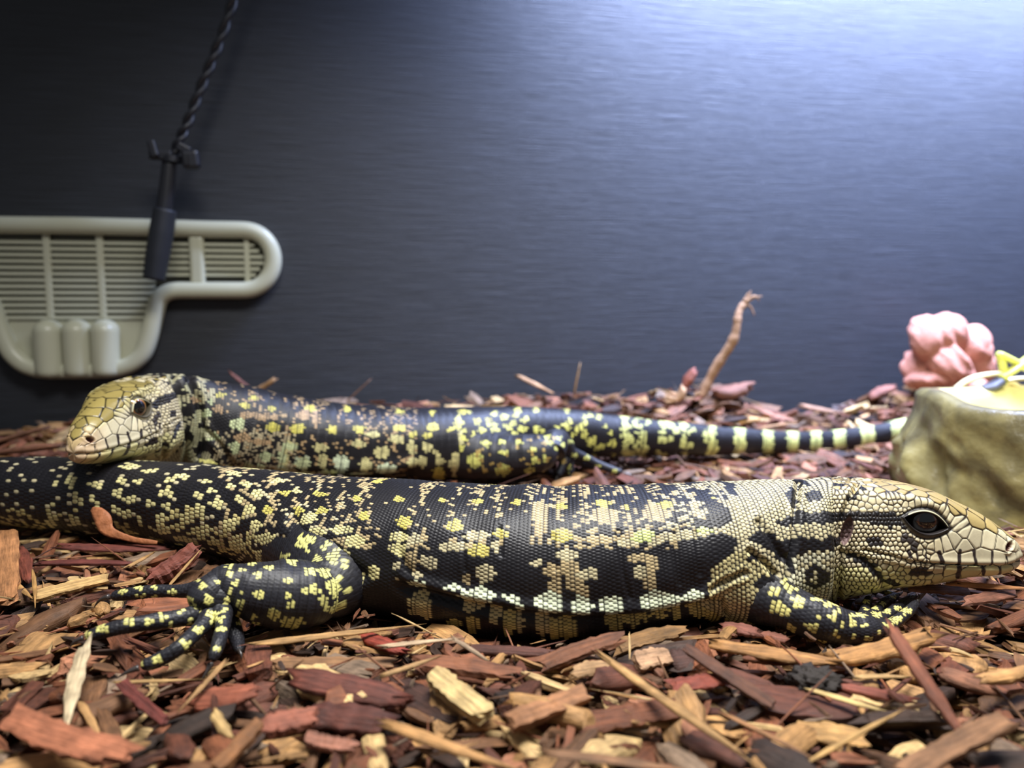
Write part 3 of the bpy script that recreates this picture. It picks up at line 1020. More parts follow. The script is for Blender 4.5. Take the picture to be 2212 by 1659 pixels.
# head: authored plate centres and colours
HEAD_DARK = [('p', NECK_BLACK[0], BLK), ('p', z9p([(330, 830), (440, 850), (560, 890), (660, 960), (700, 1040), (800, 1120), (1000, 1150), (860, 1190), (720, 1130), (640, 1060), (560, 960), (450, 910)]), BLK),
             ('p', z9p([(1060, 1000), (1180, 960), (1250, 990), (1260, 1080), (1120, 1080), (1030, 1050)]), (40, 34, 34)), ('e', 1891, 1170, 22, 7, (40, 36, 38)),
             ('p', z9p([(880, 440), (1000, 470), (1010, 600), (930, 560), (860, 480)]), BLK), ('p', z9p([(960, 640), (1080, 720), (1100, 800), (1040, 790), (960, 720)]), (60, 54, 52))]
CROWN = (168, 148, 98)
SEED_BIG = [(1270, 895), (1450, 895), (1620, 895), (1800, 890), (1940, 885), (2070, 900), (2150, 890), (1150, 880), (1065, 865), (975, 850),
            (1320, 1010), (1450, 1030), (1670, 1035), (1860, 1025), (2030, 1005), (2130, 960), (1000, 1010), (880, 990), (770, 960), (860, 925), (965, 935), (700, 1000), (770, 1040), (870, 1085), (1010, 1095), (1150, 1085), (1300, 1100), (1450, 1105),
            (1690, 670), (1850, 700), (1975, 740), (2100, 740), (2010, 650), (1580, 610), (1590, 760), (1500, 700),
            (1030, 700), (1130, 775), (1235, 775), (1335, 765), (1405, 750), (920, 640),
            (900, 350), (980, 345), (1050, 340), (1112, 335), (1172, 330), (1235, 345), (1295, 365), (1350, 395), (1400, 430), (1450, 460), (1500, 500), (1545, 560),
            (830, 372), (760, 350), (680, 372), (600, 360), (520, 335), (460, 375), (550, 395), (720, 305), (640, 300), (560, 270),
            (2060, 690)]
# crown plates: (px, share of the way from the midline to the brow)
SEED_CROWN = [(2178, .5), (2150, 0), (2142, .9), (2110, .45), (2108, 1.3), (2068, 0), (2062, .85), (2058, 1.5), (2025, .5), (2020, 1.2), (1990, 0), (1985, .8), (1955, .4), (1950, 1.1), (1930, 0), (1922, .7), (1900, .3), (1896, 1.0),
              (1875, .05), (1870, .6), (1850, .3), (1848, .9), (1830, .1), (1828, .6), (1812, .3), (1810, .9)]

EYE = (1999, 1130, math.radians(13.5), 46.0, 21.0)


def eye_r(px, py, ep=EYE):
    dx, dy = px - ep[0], py - ep[1]
    c, s = math.cos(ep[2]), math.sin(ep[2])
    x, y = dx * c + dy * s, -dx * s + dy * c
    return np.abs(x / ep[3]) ** 2 + np.abs(y) / ep[4], x, y


MOUTH = [(1866, 1187), (1920, 1199), (1965, 1212), (2010, 1218), (2063, 1222), (2110, 1223), (2168, 1222), (2192, 1216), (2206, 1208)]
BARS = [((1550, 810), (1535, 960), 4.5), ((1545, 975), (1530, 1085), 6.5), ((1690, 810), (1715, 960), 4), ((1875, 820), (1865, 960), 3), ((1335, 830), (1370, 940), 6), ((1790, 985), (1792, 1060), 4), ((1950, 985), (1950, 1040), 3.2), ((2020, 870), (2020, 960), 1.6),
        ((1190, 830), (1195, 930), 2.2), ((1090, 830), (1100, 900), 2.4), ((1380, 985), (1375, 1070), 2.2), ((1010, 810), (1030, 870), 5)]


def head_layers(px, py, P, ep=EYE, lidc=(34, 30, 30), lowc=(170, 158, 126), lowk=0.45):
    """displacement (m), colour and gloss for the visible half grid of the head, in near-lizard pixel coordinates"""
    shp = px.shape
    fx, fy = px.ravel(), py.ravel()
    FP = P.reshape(-1, 3)
    # --- seeds
    big = np.array([(1750 + a / 4.788, 1020 + b / 4.788) for a, b in SEED_BIG])
    seeds = []
    kinds = []
    kd = kdtree.KDTree(len(fx))
    for i in range(len(fx)):
        kd.insert((fx[i], fy[i], 0), i)
    kd.balance()

    def near(x, y):
        return kd.find((x, y, 0))
    for x, y in big:
        c, i, d = near(x, y)
        seeds.append(FP[i])
        kinds.append(1)
    nv = shp[1]
    j1 = int(round(nv * (1 / 18) / 0.5))
    for x, s in SEED_CROWN:
        j = min(int(s * j1), nv - 1)
        i = int(np.argmin(np.abs(px[:, j] - x)))
        seeds.append(P[i, j])
        kinds.append(2)
    nbig = len(seeds)
    kb = kdtree.KDTree(nbig)
    for i, s in enumerate(seeds):
        kb.insert(s, i)
    kb.balance()
    rr = random.Random(3)
    y = 1040.0
    row = 0
    while y < 1300:
        x = 1792.0 + (row % 2) * 5.0
        while x < 2012:
            pit = 10.5
            stripe = in_poly(np.array([x]), np.array([y]), NECK_BLACK[0])[0]
            gx_, gy_ = x + rr.uniform(-1.6, 1.6), y + rr.uniform(-1.6, 1.6)
            c, i, d = near(gx_, gy_)
            if d < 4:
                s = FP[i]
                _, _, db = kb.find(s)
                if db > 2.1e-3 and not (i % nv < j1 * 1.3 and x > 1885) and eye_r(np.array([x]), np.array([y]))[0][0] > 1.5:
                    seeds.append(s)
                    kinds.append(0)
            x += pit * (0.7 if stripe else 1.0)
        y += 9.0
        row += 1
    seeds = np.array(seeds)
    kinds = np.array(kinds)
    ks = kdtree.KDTree(len(seeds))
    for i, s in enumerate(seeds):
        ks.insert(s, i)
    ks.balance()
    idx = np.zeros(len(fx), int)
    e = np.zeros(len(fx))
    for i in range(len(fx)):
        r = ks.find_n(FP[i], 2)
        idx[i] = r[0][1]
        e[i] = (r[1][2] - r[0][2])
    # --- seed colours
    cnt = np.bincount(idx, minlength=len(seeds)) + 1e-9
    sx = np.bincount(idx, fx, len(seeds)) / cnt
    sy = np.bincount(idx, fy, len(seeds)) / cnt
    base = np.tile(np.array((206, 194, 158), float), (len(seeds), 1))
    base[sx > 2040] = (208, 198, 166)
    base[sy > 1226] = (214, 206, 150)
    base[(kinds == 2)] = CROWN
    dk = paint(sx, sy, HEAD_DARK + [('p', q_, BLK) for q_ in NECK_BLACK[1:]])
    m = (dk[:, 0] >= 0) & (kinds != 2)
    base[m] = dk[m]
    base *= (0.92 + 0.16 * hash01(np.arange(len(seeds)), 9))[:, None]
    col = base[idx]
    k = kinds[idx]
    w = np.where(k == 0, 0.0009, np.where(k == 1, 0.0011, 0.0011))
    seam = sstep(0.12, 1.0, e / np.where(k == 0, 0.00075, np.where(k == 1, 0.00062, 0.0011)))
    gcol = np.where((k == 2)[:, None], np.array((36, 28, 20.)), np.array((44, 38, 34.)))
    col = gcol + (col - gcol) * seam[:, None]
    disp = np.where(k == 0, 0.00052, np.where(k == 1, 0.00030, 0.00034)) * sstep(0.0, 1.3, e / w)
    gloss = np.where(k == 2, 0.85, np.where(fx > 2030, 0.55, 0.25))
    # --- lip bars
    for a, b, wd in BARS:
        (ax, ay), (bx_, by) = z9p([a, b])
        d = seg_dist(fx, fy, [(ax, ay), (bx_, by)])
        f = (1 - sstep(wd * 0.6, wd, d))[:, None]
        col = col + (np.array((46, 38, 38.)) - col) * f
    d = seg_dist(fx, fy, MOUTH)
    disp -= 0.0011 * np.exp(-(d / 2.6) ** 2)
    disp += 0.0005 * np.exp(-((d - 9) / 6.0) ** 2)
    # --- eye
    r, ex, ey = eye_r(fx, fy, ep)
    disp = np.where(r < 1.7, disp * sstep(1.3, 1.7, r), disp)
    disp -= 0.0060 * (1 - sstep(0.90, 1.06, r))
    disp += 0.0010 * np.exp(-((r - 1.18) / 0.14) ** 2)
    disp -= 0.0007 * np.exp(-((r - 1.62) / 0.16) ** 2)
    disp += 0.0012 * np.exp(-((ey + 44) / 9.0) ** 2) * np.exp(-(ex / 62) ** 2)        # brow
    lid = np.tile(np.array(lidc, float), (len(fx), 1))
    pale = (np.exp(-((r - 1.24) / 0.10) ** 2) * (ey < -2) * (ex > -42) * (ex < 46))[:, None]
    lid = lid + (np.array((212, 208, 172.)) - lid) * pale
    low = (np.exp(-((r - 1.45) / 0.13) ** 2) * (ey > 2) * lowk)[:, None]
    lid = lid + (np.array(lowc, float) - lid) * low
    f = (1 - sstep(1.55, 1.85, r))[:, None]
    col = col + (lid - col) * f
    # --- ear opening
    dx, dy = fx - 1829, fy - 1147
    er = np.hypot((dx + dy * 0.22) / 13.0, dy / 31.0)
    disp -= 0.0032 * (1 - sstep(0.60, 1.05, er))
    disp += 0.0005 * np.exp(-((er - 1.2) / 0.15) ** 2)
    f = (1 - sstep(0.9, 1.08, er))[:, None]
    col = col + (np.array((112, 90, 88.)) - col) * f
    # --- nostril
    er = np.hypot((fx - 2178 + (fy - 1181) * 0.35) / 8.0, (fy - 1181) / 10.5)
    disp -= 0.0026 * (1 - sstep(0.6, 1.05, er))
    disp += 0.0005 * np.exp(-((er - 1.35) / 0.2) ** 2)
    f = (1 - sstep(0.75, 1.0, er))[:, None]
    col = col + (np.array((92, 26, 26.)) - col) * f
    # --- jaw muscle and throat pouch
    disp += 0.0022 * np.exp(-((fx - 1872) / 42) ** 2 - ((fy - 1246) / 30) ** 2)
    disp -= 0.0018 * np.exp(-(seg_dist(fx, fy, z9p([(330, 830), (560, 900), (700, 1050), (760, 1160)])) / 7.0) ** 2)
    return disp.reshape(shp), col.reshape(shp + (3,)), gloss.reshape(shp), kinds, idx.reshape(shp)


CREASES = [([(1850, 1052), (1834, 1078), (1820, 1110), (1812, 1150), (1816, 1182), (1818, 1240), (1812, 1292)], 5.0, 0.0024),
           ([(1724, 1046), (1719, 1110), (1716, 1170), (1706, 1215), (1690, 1262)], 6.0, 0.0026), ([(1640, 1128), (1664, 1158), (1692, 1205)], 7, 0.0022),
           ([(1620, 1190), (1650, 1215), (1672, 1240)], 6, 0.002), ([(1535, 1275), (1570, 1255), (1610, 1238)], 6, 0.002), ([(1560, 1300), (1568, 1325)], 5, 0.002),
           ([(640, 1120), (660, 1160), (720, 1180), (790, 1240)], 12, 0.0018), ([(868, 1150), (862, 1190), (885, 1240)], 8, 0.0010), ([(1000, 1160), (1005, 1230)], 5, 0.0006),
           ([(1078, 1140), (1082, 1200)], 5, 0.0006), ([(1195, 1160), (1200, 1230)], 5, 0.0006), ([(1335, 1150), (1345, 1230), (1360, 1290)], 5, 0.0007), ([(1460, 1150), (1468, 1260)], 5, 0.0006), ([(1505, 1150), (1512, 1240)], 5, 0.0006)]
FOLD = [(840, 1240), (890, 1256), (1003, 1288), (1125, 1311), (1230, 1322), (1306, 1324), (1390, 1318), (1451, 1307), (1520, 1292), (1570, 1272)]


def scale_cells(S, v, rl_knots, ct_knots):
    """rows of beads: S (rows,) arc length, v (nv,) -> id, dome"""
    s0, l0 = zip(*rl_knots)
    ss = np.linspace(0, S[-1] + 1e-6, 4000)
    R = np.concatenate([[0], np.cumsum(np.diff(ss) / np.interp(0.5 * (ss[1:] + ss[:-1]), s0, l0))])
    r = np.interp(S, ss, R)
    row = np.floor(r).astype(int)
    fr = r - row
    ctr = np.interp(row + 0.5, R, ss)
    sc, cc = zip(*ct_knots)
    cnt = np.array(cc)[np.clip(np.searchsorted(sc, ctr, side='right') - 1, 0, len(cc) - 1)]
    a = v[None, :] * cnt[:, None] + 0.5 * (row % 2)[:, None]
    ai = np.floor(a).astype(int)
    fa = a - ai
    idn = row[:, None] * 1024 + ai
    gx_ = np.broadcast_to((1 - (2 * fr - 1) ** 2)[:, None], a.shape)
    ga = 1 - (2 * fa - 1) ** 2
    return idn, gx_, ga


def build_lizard(ctrl, ns, nhead, row_knots, cnt_knots, items, creases, fold, head_tint, jit, amp, headstep=1, black_rows=None, extra=None):
    P, tq, k = dense(ctrl, ns)
    N, sgn = grid_normals(P)
    nb = NH + 1
    Pv = P[:, :nb]
    px, py = proj(Pv)
    disp = np.zeros(px.shape)
    col = np.zeros(px.shape + (3,))
    gloss = np.full(px.shape, 0.30)
    # head part comes from the shared head layers
    hd, hc, hg, hk = HL['disp'][::headstep], HL['col'][::headstep].copy(), HL['gloss'][::headstep], HL['kind'][::headstep]
    n0 = len(hd)
    if head_tint is not None:
        hc = head_tint(hc, hk, HL['px'][::headstep], HL['py'][::headstep])
    disp[:n0], col[:n0], gloss[:n0] = hd, hc, hg
    # body part
    S = np.concatenate([[0], np.cumsum(np.linalg.norm(np.diff(P[n0:, 75], axis=0), axis=1))])
    idn, g1, g2 = scale_cells(S, VH, row_knots, cnt_knots)
    u, inv = np.unique(idn.ravel(), return_inverse=True)
    c = np.bincount(inv)
    bx_, by = px[n0:], py[n0:]
    cx = np.bincount(inv, bx_.ravel()) / c
    cy = np.bincount(inv, by.ravel()) / c
    pc = paint(cx, cy, [('n', lambda a, b, n: np.ones(n, bool), BLK)] + items, jit)
    pc = pc * (0.90 + 0.2 * hash01(np.arange(len(u)), 3))[:, None]
    bc = pc[inv].reshape(bx_.shape + (3,))
    ek = (1.15 + 0.35 * sstep(0.05, 0.12, S))[:, None]
    rr_ = (1 - np.clip(g1, 0, 1)) ** ek + (1 - np.clip(g2, 0, 1)) ** ek
    dome = np.sqrt(np.clip(1.05 - rr_ / 1.15, 0, 1))
    nk = 0.16 * (1 - sstep(0.05, 0.12, S))[:, None]
    gv = (1 - sstep(0.62 - nk, 1.05 - nk, rr_))[..., None]
    bc = np.array(GRV, float) + (bc - np.array(GRV, float)) * gv
    disp[n0:] += amp * dome
    col[n0:] = bc
    for pts, w, dpt in creases:
        d = seg_dist(px, py, pts)
        disp -= dpt * np.exp(-(d / w) ** 2)
        disp += 0.22 * dpt * np.exp(-((d - 2.1 * w) / w) ** 2)
    if fold:
        d = seg_dist(px, py, fold)
        fy = np.interp(px, [p[0] for p in fold], [p[1] for p in fold])
        inx = (px > fold[0][0]) & (px < fold[-1][0])
        ends = sstep(fold[0][0], fold[0][0] + 60, px) * (1 - sstep(fold[-1][0] - 40, fold[-1][0], px))
        disp += np.where(inx, 0.0022 * np.exp(-((py - fy + 6) / 13) ** 2) * ends, 0)
        disp -= np.where(inx, 0.0042 * np.exp(-((py - fy - 20) / 13) ** 2) * ends, 0)
    # soft irregular bulges of the skin
    disp += 0.0016 * (vnoise(px / 60.0, py / 60.0, 11) - 0.5)
    if extra:
        extra(px, py, disp, col)
    full_d = np.concatenate([disp, disp[:, HID]], 1)
    full_c = np.concatenate([col, col[:, HID]], 1)
    full_g = np.concatenate([gloss, gloss[:, HID]], 1)
    return dict(P=P, N=N, d=full_d, c=full_c, g=full_g, sgn=sgn)


def limb(st, spots, nc, step, base=(36, 36, 42), cell=0.0015, jit=2.0, amp=0.00036, mirror=False):
    """tube limb; st: (px, py, Y, r_px)"""
    C = np.array([at_y(a[0], a[1], a[2]) for a in st])
    if mirror:                                   # the same limb on the far side of the animal
        C[:, 1] = 2 * (yc(np.array([a[0] for a in st])) + 0.004) - C[:, 1]
        C[:, 2] = C[:, 2] * 0.55 + 0.001
    R = np.array([a[3] * a[2] / F for a in st]) * (0.7 if mirror else 1.0)
    k = np.concatenate([[0], np.cumsum(np.linalg.norm(np.diff(C, axis=0), axis=1))])
    n = max(int(k[-1] / step), 8)
    q = np.linspace(0, k[-1], n)
    Cq = nat_spline(k, C, q)
    Rq = np.maximum(nat_spline(k, R[:, None], q)[:, 0], R.min() * 0.6)
    # round the end
    rl = R[-1]
    e = np.clip((k[-1] - q) / (rl * 1.2), 0, 1)
    Rq = Rq * np.sqrt(np.clip(1 - (1 - e) ** 2, 0.0004, 1))
    t, nn, b = frames(Cq)
    th = np.arange(nc) / nc * 2 * math.pi
    N = np.cos(th)[None, :, None] * nn[:, None] + np.sin(th)[None, :, None] * b[:, None]
    P = Cq[:, None] + Rq[:, None, None] * N
    px, py = proj(P)
    cnt = max(int(round(2 * math.pi * np.median(R) / cell)), 8)
    idn, g1, g2 = scale_cells(q, th / (2 * math.pi), [(0, cell), (1, cell)], [(0, cnt)])
    u, inv = np.unique(idn.ravel(), return_inverse=True)
    c = np.bincount(inv)
    cx = np.bincount(inv, px.ravel()) / c
    cy = np.bincount(inv, py.ravel()) / c
    pc = paint(cx, cy, [('n', lambda a, b_, n_: np.ones(n_, bool), base)] + spots, jit)
    pc = pc * (0.9 + 0.2 * hash01(np.arange(len(u)), 3))[:, None]
    col = pc[inv].reshape(px.shape + (3,))
    rr_ = (1 - np.clip(g1, 0, 1)) ** 1.5 + (1 - np.clip(g2, 0, 1)) ** 1.5
    gv = (1 - sstep(0.62, 1.05, rr_))[..., None]
    col = np.array(GRV, float) + (col - np.array(GRV, float)) * gv
    d = amp * np.sqrt(np.clip(1.05 - rr_ / 1.15, 0, 1))
    d = d + 0.0011 * (vnoise(q[:, None] * 260, np.sin(th)[None] * 2.2 + 7, 31) - 0.5) * np.minimum(Rq / 0.008, 1)[:, None]
    NN, sgn = grid_normals(P)
    return dict(P=P, N=NN, d=d, c=col, g=np.full(px.shape, 0.12), sgn=sgn, C=Cq, R=Rq)


def capsule_dist(X, C, R):
    best = np.full(len(X), 1e9)
    for i in range(0, len(C) - 4, 4):
        a, b = C[i], C[min(i + 4, len(C) - 1)]
        ab = b - a
        t = np.clip(((X - a) @ ab) / (ab @ ab + 1e-12), 0, 1)
        best = np.minimum(best, np.linalg.norm(X - a - t[:, None] * ab, axis=1) - (R[i] + (R[min(i + 4, len(C) - 1)] - R[i]) * t))
    return best


def assemble(name, parts, blend=0.010):
    """one mesh from the trunk grid and the limb grids, swollen where they meet so the skin runs on"""
    trunk = parts[0]
    TP = trunk['P'][::8, ::8]
    tv = TP.reshape(-1, 3)
    bv = bvhtree.BVHTree.FromPolygons([tuple(v) for v in tv], [tuple(int(x) for x in f) for f in grid_quads(TP.shape[0], TP.shape[1])])
    tsn = (trunk['N'][::8, ::8]).reshape(-1, 3)
    for i, L in enumerate(parts[1:]):
        kk = L.get('blend', blend)
        if kk <= 0:
            continue
        # limb skin near the trunk
        X = L['P'].reshape(-1, 3)
        cd = np.full(len(X), 9.0)
        for r in range(L['P'].shape[0]):
            c = L['C'][r]
            loc, nrm, fi, dd = bv.find_nearest(Vector(c))
            if dd > L['R'][r] + kk * 2:
                continue
            for c_ in range(0, L['P'].shape[1]):
                p = L['P'][r, c_]
                loc, nrm, fi, dd = bv.find_nearest(Vector(p))
                out = (p - np.array(loc)) @ tsn[min(grid0(fi, TP.shape[1]), len(tsn) - 1)]
                cd[r * L['P'].shape[1] + c_] = dd if out > 0 else -dd
        a = np.clip(1 - np.maximum(cd, 0) / kk, 0, 1)
        L['d'] = L['d'] + (kk / 4 * a * a).reshape(L['P'].shape[:2])
        # trunk skin near the limb
        lo, hi = L['P'].reshape(-1, 3).min(0) - kk, L['P'].reshape(-1, 3).max(0) + kk
        X = trunk['P'].reshape(-1, 3)
        m = np.all((X > lo) & (X < hi), 1)
        dd = capsule_dist(X[m], L['C'], L['R'])
        a = np.clip(1 - np.maximum(dd, 0) / kk, 0, 1)
        t = trunk['d'].reshape(-1)
        t[m] += kk / 4 * a * a * (dd > -kk)
        trunk['d'] = t.reshape(trunk['P'].shape[:2])
    Vs, Qs, Ts, Cs, Gs = [], [], [], [], []
    off = 0
    for p in parts:
        X = p['P'] + p['N'] * p['d'][..., None]
        nr, nc = X.shape[:2]
        q = grid_quads(nr, nc, off)
        e = off + (nr - 1) * nc
        j = np.arange(nc)
        a, b = off + nr * nc, off + nr * nc + 1
        T = np.vstack([np.stack([np.full(nc, a), off + (j + 1) % nc, off + j], 1), np.stack([np.full(nc, b), e + j, e + (j + 1) % nc], 1)])
        # face direction from the stored normal
        f = q[len(q) // 2]
        loc = X.reshape(-1, 3)
        fn = np.cross(loc[f[1] - off] - loc[f[0] - off], loc[f[3] - off] - loc[f[0] - off])
        if fn @ p['N'].reshape(-1, 3)[f[0] - off] < 0:
            q = q[:, ::-1]
            T = T[:, ::-1]
        Vs.append(np.vstack([loc, X[0].mean(0), X[-1].mean(0)]))
        cc = p['c'].reshape(-1, 3)
        Cs.append(np.vstack([cc, p['c'][0].mean(0), p['c'][-1].mean(0)]))
        g = p['g'].reshape(-1)
        Gs.append(np.concatenate([g, [g[0], g[-1]]]))
        Qs.append(q)
        Ts.append(T)
        off += nr * nc + 2
    V = np.vstack(Vs)
    C = np.clip(np.vstack(Cs), 0, 255)
    cl = np.concatenate([lin(C), np.concatenate(Gs)[:, None]], 1)
    return V, np.vstack(Qs), np.vstack(Ts), cl


def grid0(fi, nc):
    return (fi // nc) * nc + fi % nc


def claw(root, base, p0, p1, p2, r):
    C = np.array([p0, p1, p2])
    Cq = nat_spline(np.arange(3), C, np.linspace(0, 2, 12))
    V, Q, T = tube_mesh(Cq, np.linspace(r, r * 0.08, 12), 9)
    link('claw', mesh_np('claw', V - base, Q, T, mats=[CLAW_M]), root)


CLAW_M = plain('dark_horn_claw', (58, 52, 50), 0.3, 0.5)


def eye_mesh(root, base, c, axis, R, iris, ring, pupil_r, iris_r):
    ax = Vector(axis).normalized()
    rot = ax.to_track_quat('Z', 'Y').to_matrix()
    nu, nv = 40, 48
    a = np.linspace(0.0, math.pi, nu)
    b = np.arange(nv) / nv * 2 * math.pi
    P = np.stack([np.sin(a)[:, None] * np.cos(b)[None], np.sin(a)[:, None] * np.sin(b)[None], np.broadcast_to(np.cos(a)[:, None], (nu, nv))], -1) * R
    P = P @ np.array(rot).T
    rho = np.sin(a) * R
    front = a < math.pi / 2
    col = np.tile(np.array((34, 28, 26.)), (nu, 1))
    ir = front & (rho < iris_r)
    col[ir] = iris
    rg = front & (rho < pupil_r * 1.22)
    col[rg] = ring
    pu = front & (rho < pupil_r)
    col[pu] = (4, 4, 5)
    cl = np.repeat(lin(col), nv, 0)
    q = grid_quads(nu, nv)
    me = mesh_np('eye', (P + c - base).reshape(-1, 3), q[:, ::-1], mats=[EYE_M], cols=cl)
    link('eye', me, root)


def eye_material():
    m, nt, p = new_mat('wet_eye')
    a = nt.nodes.new('ShaderNodeVertexColor')
    a.layer_name = 'Col'
    nt.links.new(a.outputs['Color'], p.inputs['Base Color'])
    p.inputs['Roughness'].default_value = 0.06
    p.inputs['Coat Weight'].default_value = 1.0
    p.inputs['Coat Roughness'].default_value = 0.02
    return m


EYE_M = eye_material()

# ------------------------------------------------------------------ shared head layers
HC, TIP, HF, HLAT = head_ctrl()
NHEAD = sum(HEAD_S)                               # rows from the snout to the first neck ring
ST1 = [(1752, 1041, 1304, 0.84), (1700, 1041, 1312, 0.92), (1620, 1042, 1326, 1.05), (1500, 1046, 1338, 1.15), (1350, 1051, 1362, 1.18), (1200, 1052, 1376, 1.18), (1050, 1048, 1367, 1.18), (920, 1041, 1340, 1.16),
       (800, 1035, 1305, 1.12), (680, 1029, 1262, 1.08), (580, 1021, 1226, 1.0), (460, 1010, 1194, 1.0), (350, 1001, 1168, 1.0), (208, 992, 1152, 1.0), (100, 989, 1142, 1.0), (0, 991, 1124, 1.0),
       (-150, 996, 1104, 1.0), (-400, 985, 1066, 1.0), (-900, 965, 1020, 1.0)]
C1, H1, W1 = body_ctrl(ST1, yc)
T1 = np.gradient(C1, axis=0)
CT1 = np.concatenate([HC, rings(C1, H1, W1, T1)])
SPC = 0.00058
cen = CT1.mean(1)
NS1 = list(HEAD_S)
for i in range(len(HEAD), len(CT1) - 1):
    L_ = np.linalg.norm(cen[i + 1] - cen[i])
    NS1.append(max(int(L_ / (SPC if i < len(HEAD) + 15 else 0.0022)), 4))
_P, _t, _k = dense(CT1, NS1)
HPv = _P[:NHEAD - HEAD_S[-1], :NH + 1]
hpx, hpy = proj(HPv)
hd_, hc_, hg_, hkinds, hidx = head_layers(hpx, hpy, HPv)
EYE2 = (2003, 1130, math.radians(10), 33.0, 24.0)
HL = dict(disp=hd_, col=hc_, gloss=hg_, kind=hkinds[hidx], px=hpx, py=hpy)


def eye_site(P, N, step=1):
    i, j = np.unravel_index(np.argmin((HL['px'] - EYE[0]) ** 2 + (HL['py'] - EYE[1]) ** 2), HL['px'].shape)
    i = i // step
    return P[i, j], N[i, j]


# ------------------------------------------------------------------ near lizard
A1 = build_lizard(CT1, NS1, NHEAD, [(0, .0021), (.05, .0020), (.085, .0020), (.11, .0020), (.24, .0020), (.29, .0026), (.35, .0040), (.45, .0046), (1.0, .0048)],
                  [(0, 92), (.045, 104), (.075, 150), (.275, 116), (.305, 84), (.37, 68)], FRONT_BODY, CREASES, FOLD, None, 2.2, 0.00050)
LEGS = z3([(1545, 635, 40, 25), (1620, 705, 30, 20), (1710, 715, 30, 25), (1590, 790, 35, 22), (1445, 840, 30, 22), (1660, 790, 24, 24), (1440, 935, 30, 24), (1460, 980, 30, 22), (1360, 1040, 38, 34), (1560, 610, 50, 14), (1440, 700, 24, 14), (1470, 735, 24, 12),
           (1340, 770, 35, 16), (1270, 815, 28, 25), (1230, 745, 30, 14), (1175, 785, 25, 14), (1100, 755, 25, 12), (1100, 805, 20, 20), (1135, 855, 20, 25), (1020, 850, 20, 20), (1265, 925, 32, 28), (1165, 975, 28, 28),
           (1100, 905, 15, 20), (1075, 955, 25, 25), (1180, 910, 12, 12), (1240, 1050, 22, 18), (1150, 1040, 20, 18), (1160, 1095, 25, 20), (1255, 1100, 30, 18),
           (935, 878, 30, 18), (965, 955, 28, 28), (900, 845, 25, 12), (860, 955, 25, 16), (880, 990, 25, 14), (815, 1025, 25, 15), (815, 945, 20, 12), (990, 1045, 45, 25), (925, 1020, 15, 15), (855, 1085, 22, 20), (1060, 1020, 25, 22),
           (1040, 1075, 25, 22), (460, 912, 30, 15), (555, 886, 30, 10), (655, 885, 25, 10), (755, 910, 28, 18), (565, 932, 35, 10), (650, 935, 20, 8), (240, 1165, 25, 25), (340, 1130, 45, 28), (500, 1095, 30, 25),
           (615, 1080, 28, 22), (690, 1055, 28, 20), (735, 1100, 20, 15), (555, 1345, 28, 25), (665, 1315, 35, 25), (825, 1220, 32, 25), (905, 1135, 30, 22), (985, 1095, 15, 20), (975, 1335, 20, 30), (1020, 1245, 25, 28), (1050, 1130, 28, 22)], (222, 216, 132))
zA = Z((80, 1080), 3.072)
LEGS += zA([(a_, b_, c_ * 0.98, d_ * 0.98) for a_, b_, c_, d_ in [(1770, 310, 50, 20), (1830, 290, 25, 18), (1860, 390, 35, 25), (1960, 395, 40, 35), (2030, 440, 25, 30), (1900, 490, 38, 38), (1690, 415, 35, 20), (1660, 375, 35, 15), (1800, 480, 40, 22), (1815, 600, 55, 38), (1930, 570, 32, 36), (1985, 545, 30, 36),
            (1975, 620, 32, 40), (2040, 620, 22, 44), (1900, 660, 30, 36), (1945, 720, 55, 28), (1690, 810, 80, 40), (2000, 700, 44, 36), (1900, 340, 22, 14), (1800, 345, 18, 12), (1930, 320, 24, 14), (1990, 350, 26, 16)]], (216, 212, 132))
z7 = Z((1560, 1200), 5.027)
ARM = z7([(520, 285, 70, 22), (560, 410, 60, 60), (680, 600, 70, 60), (640, 500, 40, 30), (740, 380, 90, 22), (650, 330, 60, 26), (820, 490, 60, 46), (820, 540, 60, 30), (980, 395, 60, 26), (1010, 490, 70, 26), (1190, 530, 100, 28), (1060, 660, 50, 30),
          (1190, 660, 40, 46), (1230, 610, 40, 26), (970, 780, 66, 50), (1240, 850, 42, 50), (1320, 755, 32, 32), (1420, 730, 52, 48), (1430, 890, 34, 36), (1550, 760, 26, 36), (1550, 900, 36, 26), (1620, 890, 22, 26), (1140, 835, 20, 14),
          (1070, 935, 56, 30), (760, 790, 46, 40), (1240, 990, 50, 16), (1680, 640, 40, 36), (1790, 610, 36, 36), (1660, 570, 40, 20), (1480, 650, 90, 20), (560, 560, 50, 60), (1700, 840, 22, 20)], (218, 208, 128))
ARM += z7([(2000, 610, 60, 40), (1880, 700, 80, 34), (1800, 750, 60, 26)], (218, 208, 128))
P_ = [A1]
hip = [(640, 1170, .418, 70), (672, 1196, .400, 74), (700, 1232, .382, 76), (708, 1270, .368, 72), (690, 1292, .360, 64), (672, 1300, .358, 54)]
P_.append(dict(limb(hip, LEGS, 160, 0.00055, cell=0.0017), blend=0.016))
shank = [(700, 1283, .364, 58), (660, 1285, .357, 72), (610, 1283, .352, 74), (555, 1278, .348, 64), (505, 1268, .345, 50), (462, 1263, .343, 37), (440, 1268, .341, 30)]
P_.append(dict(limb(shank, LEGS, 160, 0.00055, cell=0.0014), blend=0.004))
foot = [(478, 1262, .343, 34), (455, 1280, .340, 41), (438, 1305, .337, 40), (428, 1325, .335, 30)]
P_.append(dict(limb(foot, LEGS, 120, 0.00045, cell=0.0012), blend=0))
foot2 = [(478, 1275, .342, 32), (472, 1300, .338, 36), (466, 1325, .334, 31)]
P_.append(dict(limb(foot2, LEGS, 110, 0.00045, cell=0.0012), blend=0))
